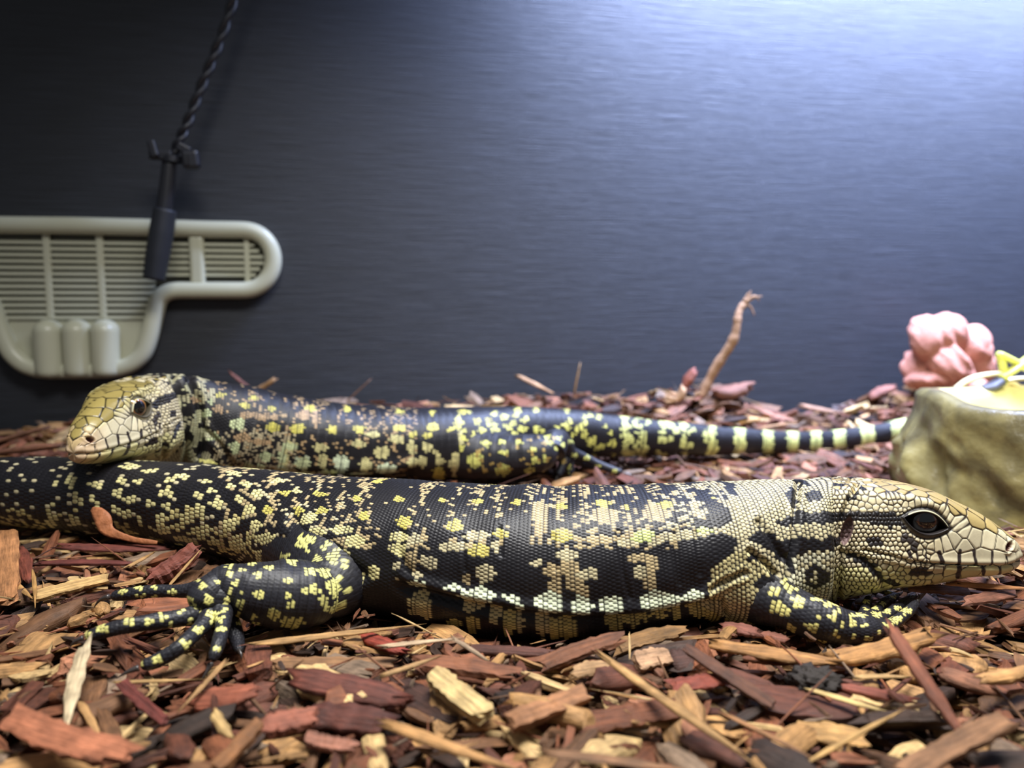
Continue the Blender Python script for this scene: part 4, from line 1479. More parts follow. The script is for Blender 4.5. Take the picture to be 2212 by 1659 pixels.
TOES = [
    ([(445, 1268, .345, 22), (400, 1276, .350, 14), (339, 1277, .356, 12.5), (279, 1283, .361, 12), (243, 1288, .364, 9)], [(236, 1289, .365), (215, 1297, .366), (202, 1315, .366)], 6.5),
    ([(440, 1318, .338, 26), (409, 1330, .334, 19), (349, 1341, .330, 17.5), (279, 1351, .327, 15), (220, 1365, .325, 13.5), (184, 1376, .324, 9)], [(180, 1378, .324), (162, 1386, .323), (148, 1402, .323)], 7),
    ([(455, 1320, .336, 26), (443, 1345, .331, 18), (422, 1367, .327, 15.5), (389, 1397, .321, 16), (349, 1422, .317, 14.5), (305, 1440, .314, 11)], [(300, 1442, .314), (274, 1452, .312), (251, 1466, .311)], 8),
    ([(478, 1320, .335, 24), (482, 1343, .331, 16), (478, 1367, .327, 14), (470, 1397, .322, 14), (458, 1428, .317, 10)], [(456, 1432, .316), (446, 1452, .313), (434, 1470, .311)], 7.5),
    ([(490, 1335, .344, 22), (505, 1362, .344, 17), (514, 1390, .341, 13), (517, 1405, .338, 8)], [(517, 1405, .338), (521, 1414, .336), (522, 1424, .335)], 6)]
TOES = [([(a, b, y - 0.011 * min(i / 3.0, 1.0), rp) for i, (a, b, y, rp) in enumerate(st)], [(a, b, y - 0.012) for a, b, y in cl_], r) for st, cl_, r in TOES]
for st, cl_, r in TOES:
    P_.append(dict(limb(st, LEGS, 64, 0.0005, cell=0.0018, amp=0.00035), blend=0))
arm = [(1600, 1268, .372, 52), (1640, 1290, .360, 50), (1690, 1309, .352, 46), (1740, 1328, .347, 44), (1790, 1345, .344, 43), (1838, 1357, .343, 36), (1880, 1357, .344, 27), (1900, 1353, .346, 23)]
P_.append(dict(limb(arm, ARM, 150, 0.00045, cell=0.00185, amp=0.00035), blend=0.012))
FING = [
    ([(1880, 1358, .345, 22), (1915, 1353, .348, 14), (1945, 1335, .354, 11), (1968, 1316, .361, 10), (1980, 1302, .366, 7)], [(1981, 1300, .366), (1986, 1290, .370), (1982, 1281, .374)], 5),
    ([(1880, 1350, .350, 20), (1905, 1335, .357, 12), (1935, 1316, .366, 10), (1958, 1300, .374, 9), (1970, 1291, .378, 6)], [(1971, 1290, .379), (1978, 1284, .382), (1976, 1278, .386)], 4.5),
    ([(1870, 1345, .352, 18), (1888, 1326, .364, 11), (1905, 1308, .374, 9.5), (1925, 1293, .384, 8.5), (1938, 1286, .390, 6)], [(1939, 1285, .39), (1948, 1280, .394), (1950, 1276, .397)], 4.5),
    ([(1862, 1340, .355, 16), (1868, 1322, .366, 10), (1872, 1305, .375, 9), (1876, 1292, .383, 6)], [(1876, 1291, .383), (1882, 1284, .388), (1884, 1280, .391)], 4)]
FSP = ARM + [('e', 1870, 1300, 7, 4, (218, 208, 128)), ('e', 1872, 1316, 7, 4, (218, 208, 128)), ('e', 1908, 1304, 7, 5, (218, 208, 128)), ('e', 1930, 1290, 7, 4, (218, 208, 128)), ('e', 1938, 1314, 7, 6, (218, 208, 128)), ('e', 1890, 1324, 8, 5, (218, 208, 128))]
for st, cl_, r in FING:
    P_.append(dict(limb(st, FSP, 56, 0.0005, cell=0.0016, amp=0.0003), blend=0))
FARSP = [('n', prob(lambda x, y: 0.85 * (vnoise(x / 9, y / 9, 41) > 0.66), 42), (218, 210, 130))]
for st, bl in ((hip, .014), (shank, 0), (foot, 0), (foot2, 0), (arm, .010)):
    P_.append(dict(limb(st, FARSP, 56, 0.0012, cell=0.0018, mirror=True), blend=bl))
for st, c_, r in TOES + FING:
    P_.append(dict(limb(st, FARSP, 20, 0.0015, cell=0.0018, mirror=True), blend=0))
V, Q, T, CL = assemble('near', P_)
base = np.array([float(V[:, 0].mean()), 0.39, 0.0])
lz = thing('tegu_lizard', 'black and cream spotted lizard lying in front, head in profile beside the bowl', 'lizard', tuple(base))
link('body', mesh_np('body', V - base, Q, T, mats=[SKIN_M], cols=CL), lz)
for st, c_, r in TOES + FING:
    claw(lz, base, *[at_y(*p) for p in c_], r * c_[0][2] / F)
es, en = eye_site(A1['P'], A1['N'])
latn = HLAT
R_E = 0.0088
for sd in (1, -1):
    ax = HLAT * sd + HF * 0.10 + np.array([0, 0, 0.12])
    c = es - HLAT * 0.0083
    if sd < 0:
        c = c - 2 * ((c - TIP) @ HLAT) * HLAT
    eye_mesh(lz, base, c, ax, R_E, (26, 18, 15), (58, 32, 22), 0.0038, 0.0047)

# ------------------------------------------------------------------ far lizard, its chin on the near lizard's tail
YB_PX = np.array([420, 480, 560, 700, 850, 1000, 1100, 1200, 1300, 1400, 1500, 1600, 1700, 1800, 1900, 1960, 2050, 2150])
YB_Y = np.array([.570, .585, .598, .618, .640, .660, .675, .69, .705, .72, .738, .758, .782, .815, .845, .855, .845, .82])
yb = lambda px: np.interp(px, YB_PX, YB_Y)
ST2 = [(470, 826, 1014, 0.85), (560, 842, 1022, 1.02), (700, 868, 1036, 1.15), (850, 880, 1042, 1.18), (960, 881, 1032, 1.15), (1060, 879, 1008, 1.08), (1160, 881, 994, 1.0), (1260, 889, 988, 1.0), (1360, 900, 986, 1.0), (1460, 912, 985, 1.0),
       (1560, 922, 983, 1.0), (1700, 932, 979, 1.0), (1800, 930, 972, 1.0), (1900, 917, 957, 1.0), (1960, 905, 946, 1.0), (2050, 892, 928, 1.0), (2150, 884, 912, 1.0)]
C2, H2, W2 = body_ctrl(ST2, yb)
T2 = np.gradient(C2, axis=0)
# pose the shared head
yaw = math.radians(-95.0)
f2 = np.array([math.cos(yaw), math.sin(yaw), 0.0])
l2 = np.array([-f2[1], f2[0], 0.0])
pitch2, roll2 = math.radians(-3.5), math.radians(0.0)
u2 = np.array([0, 0, 1.0])
f2p = f2 * math.cos(pitch2) + u2 * math.sin(pitch2)
u2p = np.cross(l2, f2p) * (1 if np.cross(l2, f2p)[2] > 0 else -1)
l2p = l2 * math.cos(roll2) + u2p * math.sin(roll2)
u2p = u2p * math.cos(roll2) - l2 * math.sin(roll2)
TIP2 = at_y(152, 980, 0.456)
HSC = 0.98


def pose(P):
    q = P - TIP
    return TIP2 + HSC * ((q @ HF)[..., None] * f2p + (q @ HLAT)[..., None] * 1.10 * l2p + q[..., 2:3] * u2p)


HC2 = pose(HC)
CT2 = np.concatenate([HC2, rings(C2, H2, W2, T2)])
cen = CT2.mean(1)
NS2 = [n // 2 if n % 2 == 0 else None for n in HEAD_S]
NS2 = []
HS2 = HEAD_S
for n in HEAD_S[:-1]:
    NS2.append(n)
L_ = np.linalg.norm(cen[len(HEAD)] - cen[len(HEAD) - 1])
NS2.append(int(L_ / 0.0008))
for i in range(len(HEAD), len(CT2) - 1):
    L_ = np.linalg.norm(cen[i + 1] - cen[i])
    NS2.append(max(int(L_ / (0.00095 if i < len(HEAD) + 6 else 0.0016)), 4))

BACK_BODY = [('n', prob(lambda x, y: 0.26 * (x < 900) * (vnoise(x / 12, y / 16, 21) > 0.48), 22), (178, 150, 108)),
             ('n', prob(lambda x, y: 0.5 * (x < 640) * (y > 925), 23), (190, 176, 140))]
BACK_BODY += [('n', prob(lambda x, y: 0.8 * (x < 462), 24), (196, 190, 152)), ('n', lambda x, y, n: (x < 462) & (vnoise(x / 16, y / 26, 25) > 0.56), (34, 32, 34))]
BACK_BODY += z5([(1055, 500, 32, 66), (1090, 350, 18, 50), (565, 328, 45, 20), (710, 355, 45, 26), (480, 385, 40, 25), (620, 435, 45, 38), (800, 400, 32, 42), (890, 405, 28, 34), (70, 400, 45, 30), (250, 405, 50, 25), (270, 480, 30, 40), (40, 470, 30, 40),
                 (520, 500, 36, 36), (800, 490, 36, 32), (860, 490, 28, 38), (965, 485, 28, 28), (950, 440, 20, 18)], (206, 198, 140))
BACK_BODY += z5([(150, 490, 45, 36), (380, 490, 48, 44), (30, 540, 50, 36), (160, 560, 70, 26), (320, 552, 80, 26), (650, 530, 60, 34), (490, 560, 70, 18)], (214, 226, 190))
BACK_BODY += z5([(120, 290, 35, 30), (330, 300, 35, 26), (485, 295, 38, 24), (725, 290, 40, 20), (925, 285, 40, 24), (190, 172, 30, 16), (412, 178, 28, 16), (730, 195, 25, 14), (920, 200, 22, 14), (1075, 262, 22, 18), (1105, 195, 22, 14),
                 (1080, 155, 25, 12), (890, 160, 25, 12), (1195, 245, 25, 18), (1260, 240, 18, 16), (1350, 225, 22, 18), (1420, 215, 20, 16), (1030, 300, 20, 15), (895, 335, 28, 18), (805, 325, 26, 20), (960, 560, 35, 40), (1180, 480, 45, 50)], (206, 196, 96))
BACK_BODY += z4([(1620, 335, 40, 25), (1810, 355, 35, 25), (2110, 355, 40, 25), (1830, 495, 60, 35), (2015, 500, 50, 38), (1440, 250, 40, 20), (1690, 282, 45, 18)], (206, 196, 92))
BACK_BODY += z4([(1560, 470, 60, 40), (1365, 300, 25, 25), (1340, 390, 45, 38), (1545, 640, 45, 45), (1780, 710, 45, 38), (2055, 755, 55, 38), (1950, 640, 60, 28), (1900, 720, 28, 50), (1880, 810, 60, 32), (2070, 830, 80, 26), (1380, 560, 50, 36), (1740, 770, 40, 22), (1640, 765, 35, 22)], (212, 222, 170))
BACK_BODY += z4([(1600, 565, 70, 38), (1660, 400, 80, 26), (1790, 415, 80, 26), (1740, 600, 80, 25), (2060, 400, 60, 36), (2150, 430, 25, 70), (1240, 290, 40, 30), (1420, 360, 35, 30)], (180, 150, 112))
# spotted rump, banded tail
rs = random.Random(12)
for _ in range(95):
    x = rs.uniform(985, 1330)
    y = rs.uniform(885, 985)
    BACK_BODY.append(('e', x, y, rs.uniform(4.5, 7.5), rs.uniform(4, 6.5), (214, 210, 110)))
for x in (1352, 1388, 1435, 1479, 1534):
    for _ in range(24):
        BACK_BODY.append(('e', x + rs.gauss(0, 7), rs.uniform(890, 990), rs.uniform(4, 8), rs.uniform(4, 7), (212, 214, 132)))
for x, w in ((1598, 12), (1659, 11), (1712, 12), (1763, 11), (1813, 12), (1873, 14), (1943, 17), (2010, 14), (2075, 14)):
    BACK_BODY.append(('p', [(x - w, 860), (x + w, 860), (x + w, 1000), (x - w, 1000)], (214, 218, 136)))
# neck folds of the far lizard: pale and dark patches
BACK_BODY += z4([(1020, 230, 60, 40), (1120, 330, 60, 50), (1080, 480, 60, 60), (1150, 620, 60, 60), (1020, 650, 60, 90), (1240, 560, 50, 80), (1180, 720, 60, 60), (1330, 540, 70, 40), (1080, 720, 60, 50), (1260, 420, 40, 60), (1190, 200, 40, 40)], (208, 206, 164))
BACK_BODY += z4([(1070, 270, 50, 22), (1130, 390, 60, 22), (1110, 600, 70, 30), (1200, 560, 30, 50), (1230, 360, 30, 40)], (34, 32, 34))

CRE2 = [([(372, 818), (392, 860), (402, 905), (408, 960), (400, 1000)], 7, 0.0050), ([(408, 822), (428, 862), (436, 920), (430, 985)], 7, 0.0048),
        ([(335, 830), (352, 870), (356, 930), (350, 985)], 5, 0.0024), ([(445, 930), (475, 960), (500, 1000)], 6, 0.002)]
FOLD2 = [(500, 1000), (560, 1012), (650, 1016), (760, 1018), (860, 1012), (920, 1000)]


def tint2(hc, kind, px, py):
    c = hc.copy()
    crown = (kind == 2)
    lum = c.mean(-1, keepdims=True) / np.mean(CROWN)
    c = np.where(crown[..., None], lum * np.array((146, 130, 74.)), c)
    up = (sstep(1880, 1930, px) * (1 - sstep(0.085, 0.15, VH))[None, :])[..., None] * (~crown)[..., None]
    c = c * (1 - 0.6 * up) + 0.6 * up * c.mean(-1, keepdims=True) / 190 * np.array((186, 174, 104.))
    sn = sstep(2120, 2190, px)[..., None] * (~crown)[..., None]
    c = c * (1 - 0.45 * sn) + 0.45 * sn * c.mean(-1, keepdims=True) / 190 * np.array((214, 166, 126.))
    return c


hd_, hc_, hg_, hkinds, hidx = head_layers(hpx, hpy, HPv, EYE2, (84, 78, 64), (196, 188, 156), 0.8)
HL = dict(disp=hd_, col=hc_, gloss=hg_, kind=hkinds[hidx], px=hpx, py=hpy)
A2 = build_lizard(CT2, NS2, 0, [(0, .0021), (.06, .0021), (.25, .0021), (.32, .0024), (.6, .003), (1.0, .003)], [(0, 100), (.06, 140), (.27, 110), (.36, 84), (.48, 60)],
                  BACK_BODY, CRE2, FOLD2, tint2, 2.0, 0.00050)
z5s = Z((600, 820), 2.765)
LEG2 = z5([(1245, 385, 32, 16), (1355, 435, 30, 18), (1540, 480, 25, 15), (1600, 470, 20, 20), (1440, 378, 25, 12), (1340, 372, 24, 12), (1525, 420, 20, 12), (1345, 540, 50, 30), (1180, 480, 45, 40), (1500, 540, 30, 20), (1700, 440, 14, 24),
            (1610, 345, 18, 14), (1670, 350, 18, 14), (1625, 380, 18, 14), (1700, 390, 16, 12), (1750, 370, 18, 12), (1665, 410, 14, 18), (1770, 450, 18, 14), (1840, 470, 20, 14), (1915, 515, 18, 12), (2010, 545, 18, 12), (2100, 570, 16, 12), (1740, 520, 14, 14), (1745, 570, 12, 12)], (210, 210, 116))
for _ in range(40):
    LEG2.append(('e', rs.uniform(1010, 1240), rs.uniform(940, 1020), rs.uniform(3, 5), rs.uniform(3, 4.5), (176, 150, 84)))
Q_ = [A2]
Q_.append(dict(limb([(985, 975, .650, 52), (1040, 986, .640, 50), (1100, 985, .634, 46), (1160, 980, .632, 42), (1205, 975, .636, 34)], LEG2, 130, 0.0007, cell=0.0019), blend=0.014))
Q_.append(dict(limb([(1190, 978, .636, 30), (1196, 960, .645, 30), (1205, 955, .655, 28), (1222, 968, .662, 20), (1230, 985, .664, 15), (1236, 998, .663, 12)], LEG2, 110, 0.0007, cell=0.0017), blend=0.0))
TOES2 = [([(1228, 980, .664, 14), (1231, 1005, .664, 8), (1232, 1026, .662, 7)], [(1232, 1026, .662), (1231, 1036, .661), (1229, 1044, .660)], 3),
         ([(1226, 975, .666, 14), (1262, 988, .672, 9), (1300, 1006, .672, 8), (1345, 1022, .670, 7)], [(1348, 1023, .67), (1368, 1028, .668), (1386, 1034, .667)], 4),
         ([(1226, 985, .668, 13), (1255, 1000, .678, 8), (1290, 1008, .685, 7), (1320, 1012, .69, 6)], [(1320, 1012, .69), (1332, 1015, .69), (1342, 1020, .69)], 3),
         ([(1222, 990, .66, 12), (1212, 1012, .655, 8), (1204, 1030, .65, 7)], [(1204, 1030, .65), (1200, 1037, .648), (1198, 1043, .647)], 3)]
for st, c_, r in TOES2:
    Q_.append(dict(limb(st, LEG2, 40, 0.0008, cell=0.0018), blend=0))
ARM2 = [('e', 455, 995, 26, 8, (210, 204, 118)), ('e', 490, 1008, 20, 7, (210, 204, 118))]
Q_.append(dict(limb([(520, 985, .590, 26), (492, 998, .575, 22), (462, 1004, .565, 18), (432, 1014, .560, 15), (410, 1030, .56, 12)], ARM2, 90, 0.0008, cell=0.0018), blend=0.008))
V, Q, T, CL = assemble('far', Q_)
base2 = np.array([float(V[:, 0].mean()), 0.66, 0.0])
lz2 = thing('tegu_lizard', 'black and yellow spotted lizard lying behind, chin resting on the near lizard tail', 'lizard', tuple(base2))
link('body', mesh_np('body', V - base2, Q, T, mats=[SKIN_M], cols=CL), lz2)
for st, c_, r in TOES2:
    claw(lz2, base2, *[at_y(*p) for p in c_], r * c_[0][2] / F)
es2, en2 = eye_site(A2['P'], A2['N'])
for sd in (1, -1):
    ax = l2p * sd + f2p * 0.42 + u2p * 0.10
    c = es2 - l2p * 0.0078 * HSC
    if sd < 0:
        c = c - 2 * ((c - TIP2) @ l2p) * l2p
    eye_mesh(lz2, base2, c, ax, R_E * HSC, (140, 122, 62), (150, 96, 44), 0.0043, 0.0062)

# ================================================================== mulch
def wood_material(name, use_attr):
    m, nt, p = new_mat(name)
    L = nt.links.new
    if use_attr:
        c = nt.nodes.new('ShaderNodeVertexColor')
        c.layer_name = 'Col'
        cout = c.outputs['Color']
    else:
        c = nt.nodes.new('ShaderNodeObjectInfo')
        cout = c.outputs['Color']
    g = nt.nodes.new('ShaderNodeAttribute')
    g.attribute_name = 'grain'
    vec = g.outputs['Vector']
    if not use_attr:
        cx = nt.nodes.new('ShaderNodeCombineXYZ')
        ml = nt.nodes.new('ShaderNodeMath')
        ml.operation = 'MULTIPLY'
        ml.inputs[1].default_value = 3.0
        L(c.outputs['Random'], ml.inputs[0])
        for k in range(3):
            L(ml.outputs[0], cx.inputs[k])
        va = nt.nodes.new('ShaderNodeVectorMath')
        va.operation = 'ADD'
        L(vec, va.inputs[0])
        L(cx.outputs[0], va.inputs[1])
        vec = va.outputs[0]
    mp = nt.nodes.new('ShaderNodeMapping')
    mp.inputs['Scale'].default_value = (55, 620, 620)
    L(vec, mp.inputs['Vector'])
    n1 = nt.nodes.new('ShaderNodeTexNoise')
    n1.inputs['Scale'].default_value = 1.0
    n1.inputs['Detail'].default_value = 5
    n1.inputs['Roughness'].default_value = 0.65
    L(mp.outputs[0], n1.inputs['Vector'])
    n2 = nt.nodes.new('ShaderNodeTexNoise')
    n2.inputs['Scale'].default_value = 130
    n2.inputs['Detail'].default_value = 3
    L(vec, n2.inputs['Vector'])
    r = nt.nodes.new('ShaderNodeMapRange')
    r.inputs['From Min'].default_value = 0.28
    r.inputs['From Max'].default_value = 0.72
    r.inputs['To Min'].default_value = 0.42
    r.inputs['To Max'].default_value = 1.38
    L(n1.outputs['Fac'], r.inputs['Value'])
    r2 = nt.nodes.new('ShaderNodeMapRange')
    r2.inputs['From Min'].default_value = 0.3
    r2.inputs['From Max'].default_value = 0.7
    r2.inputs['To Min'].default_value = 0.68
    r2.inputs['To Max'].default_value = 1.22
    L(n2.outputs['Fac'], r2.inputs['Value'])
    mu = nt.nodes.new('ShaderNodeMath')
    mu.operation = 'MULTIPLY'
    L(r.outputs[0], mu.inputs[0])
    L(r2.outputs[0], mu.inputs[1])
    mx = nt.nodes.new('ShaderNodeVectorMath')
    mx.operation = 'SCALE'
    L(cout, mx.inputs[0])
    L(mu.outputs[0], mx.inputs['Scale'])
    L(mx.outputs[0], p.inputs['Base Color'])
    b = nt.nodes.new('ShaderNodeBump')
    b.inputs['Strength'].default_value = 0.9
    b.inputs['Distance'].default_value = 0.0013
    L(n1.outputs['Fac'], b.inputs['Height'])
    L(b.outputs['Normal'], p.inputs['Normal'])
    p.inputs['Roughness'].default_value = 0.62
    p.inputs['Specular IOR Level'].default_value = 0.35
    return m


WOOD_M = wood_material('wood_chip_grain', False)
WOOD_STUFF_M = wood_material('loose_mulch_grain', True)
PAL = dict(red=(126, 76, 50), maroon=(100, 58, 42), brown=(112, 78, 52), tan=(172, 130, 82), pale=(208, 174, 120), dark=(58, 41, 32), salmon=(158, 106, 78), grey=(132, 110, 90))
PNAMES = ['red', 'maroon', 'brown', 'tan', 'pale', 'dark', 'salmon', 'grey']
PW = np.array([.24, .14, .21, .16, .06, .09, .05, .05])
PW = PW / PW.sum()
PWORD = dict(red='reddish brown bark chip', maroon='dark red bark chip', brown='brown bark chip', tan='tan wood chip', pale='pale cream wood chip', dark='dark brown bark chip', salmon='salmon pink bark chip', grey='greyish weathered wood chip')


def chip(kind, ns, nc, rr):
    """unit chip: length 1 along x, width 1 along y, thickness 1 along z"""
    t = np.linspace(0, 1, ns)
    a = (np.arange(nc) + 0.5) / nc * 2 * math.pi
    ex = {'splinter': 2.4, 'bark': 3.2, 'plate': 5.0, 'block': 7.0}[kind]
    y = np.sign(np.cos(a)) * np.abs(np.cos(a)) ** (2 / ex) * 0.5
    z = np.sign(np.sin(a)) * np.abs(np.sin(a)) ** (2 / ex) * 0.5
    rnd = rr.random
    per = 1 + 0.40 * (np.array([rnd() for _ in range(nc)]) - 0.5)
    if kind == 'splinter':
        wid = np.interp(t, [0, .12, .6, 1], [.45 + .3 * rnd(), .9, .8 + .2 * rnd(), .12 + .2 * rnd()])
    elif kind == 'bark':
        wid = np.interp(t, [0, .15, .5, .85, 1], [.35 + .4 * rnd(), .85, 1, .85, .3 + .4 * rnd()])
    elif kind == 'plate':
        wid = np.interp(t, [0, .1, .5, .9, 1], [.55 + .4 * rnd(), .9, 1, .85 + .1 * rnd(), .4 + .5 * rnd()])
    else:
        wid = np.interp(t, [0, .04, .5, .96, 1], [.86, 1, 1, .95, .8])
    wid = wid * (1 + 0.26 * np.array([rnd() - .5 for _ in t]))
    bend, sway, tw = (rnd() - .5) * 0.5, (rnd() - .5) * 0.3, (rnd() - .5) * 0.7
    V = np.zeros((ns, nc, 3))
    for i in range(ns):
        w = wid[i]
        jag = 0.0
        yy, zz = y * per * w, z * (0.55 + 0.45 * w) * (1 + 0.25 * np.array([rnd() - .5 for _ in range(nc)]))
        yy = yy * (1 + 0.10 * np.array([rnd() - .5 for _ in range(nc)]))
        an = tw * (t[i] - .5)
        yy, zz = yy * math.cos(an) - zz * math.sin(an) * 0.5, zz * math.cos(an) + yy * math.sin(an) * 0.8
        x = np.full(nc, t[i] - .5)
        if i in (0, ns - 1):
            x = x + (np.array([rnd() - .5 for _ in range(nc)])) * (0.30 if kind != 'block' else 0.08)
        V[i, :, 0] = x
        V[i, :, 1] = yy + sway * ((t[i] - .5) ** 2 * 4 - .3)
        V[i, :, 2] = zz + bend * ((t[i] - .5) ** 2 * 4 - .3)
    P = V.reshape(-1, 3)
    k = len(P)
    P = np.vstack([P, V[0].mean(0), V[-1].mean(0)])
    j = np.arange(nc)
    T = np.vstack([np.stack([np.full(nc, k), (j + 1) % nc, j], 1), np.stack([np.full(nc, k + 1), (ns - 1) * nc + j, (ns - 1) * nc + (j + 1) % nc], 1)])
    q = grid_quads(ns, nc)
    e = [V[1, 1] - V[1, 0], V[2, 0] - V[1, 0]]
    if np.cross(e[0], e[1]) @ (V[1, 0] - V[1].mean(0)) < 0:
        q, T = q[:, ::-1], T[:, ::-1]
    return P, q, T


rr = random.Random(5)
KINDS = ['splinter', 'bark', 'plate', 'block']
HI = {k: [chip(k, 8, 8, rr) for _ in range(8)] for k in KINDS}
LO = {k: [chip(k, 4, 6, rr) for _ in range(10)] for k in KINDS}
GSC = np.array([0.035, 0.011, 0.006])
HI_ME = {}
for kd_, lst in HI.items():
    for i, (P, q, T) in enumerate(lst):
        HI_ME[kd_, i] = mesh_np('wood_chip', P, q, T, mats=[WOOD_M], attrs={'grain': P * GSC + i * 0.37}, smooth=kd_ in ('bark', 'splinter'))

# lowest skin height over the floor, so that chips lie under the animals and not through them
CELL = 0.004
GX0, GY0, GNX, GNY = -0.9, 0.1, 520, 260
low = np.full((GNX, GNY), 9.0)
for o in (lz, lz2):
    for ch in o.children:
        if ch.name.startswith('body'):
            co = np.zeros(len(ch.data.vertices) * 3, np.float32)
            ch.data.vertices.foreach_get('co', co)
            co = co.reshape(-1, 3) + np.array(o.location)
            ix = ((co[:, 0] - GX0) / CELL).astype(int)
            iy = ((co[:, 1] - GY0) / CELL).astype(int)
            m = (ix >= 0) & (ix < GNX) & (iy >= 0) & (iy < GNY)
            np.minimum.at(low, (ix[m], iy[m]), co[m, 2])
bx_c = np.array([0.468, 0.622])
XX, YY = np.meshgrid(GX0 + (np.arange(GNX) + .5) * CELL, GY0 + (np.arange(GNY) + .5) * CELL, indexing='ij')
low[np.hypot(XX - bx_c[0], YY - bx_c[1]) < 0.150] = -0.008

raw = low.copy()
for k_ in range(1, 9):                       # keep the view of feet and belly clear of heaped chips
    sh = np.full_like(low, 9.0)
    sh[:, :-k_] = raw[:, k_:] + 0.003 + 0.42 * k_ * CELL
    low = np.minimum(low, np.where(sh < 0.03, sh, 9.0))


def low_at(x, y):
    ix = np.clip(((x - GX0) / CELL).astype(int), 0, GNX - 1)
    iy = np.clip(((y - GY0) / CELL).astype(int), 0, GNY - 1)
    return low[ix, iy]


# ------------------------------------------------------------------ chips one can point to in the photograph
def hero(p0, p1, wpx, colr, label, kind='bark', z0=0.006, z1=0.006, th=0.45, roll=-0.35, name='wood_chip', cat='wood chip', ns=16, nc=10, Y=None, seed=None, bend=None):
    if Y is None:
        A, B = at_z(*p0, z0), at_z(*p1, z1)
    else:
        A, B = at_y(*p0, Y[0]), at_y(*p1, Y[1])
    r_ = random.Random(seed if seed is not None else int(p0[0] * 7 + p0[1] * 13 + p1[0]))
    P, q, T = chip(kind, ns, nc, r_)
    mid = (A + B) / 2
    L_ = np.linalg.norm(B - A)
    w = wpx * mid[1] / F * 1.12
    ax = (B - A) / L_
    if bend is not None:
        P[:, 2] += bend * ((P[:, 0] * 2) ** 2 - 0.3)
    # face the plate up and a little to the camera
    side = np.cross(np.array([0, 0, 1.0]), ax)
    side /= np.linalg.norm(side)
    nrm = np.cross(ax, side)
    if nrm[2] < 0:
        nrm = -nrm
    toc = np.array([0, -1.0, 0])
    nrm = nrm * math.cos(roll) - math.sin(roll) * (toc - ax * (toc @ ax))
    nrm -= ax * (nrm @ ax)
    nrm /= np.linalg.norm(nrm)
    side = np.cross(nrm, ax)
    M = np.stack([ax, side, nrm], 1)
    S = np.array([L_ * 1.04, w, w * th])
    Vv = (P * S) @ M.T
    me = mesh_np(name, Vv, q, T, mats=[WOOD_M], attrs={'grain': P * S}, smooth=kind in ('bark', 'splinter'))
    o = link(name, me, None, label, cat, loc=tuple(mid))
    c = lin(colr) * 0.70
    c = (c * 0.9 + 0.1 * c.mean()) * np.array([1.06, 1.0, 0.84])
    o.color = (*c, 1)
    return o


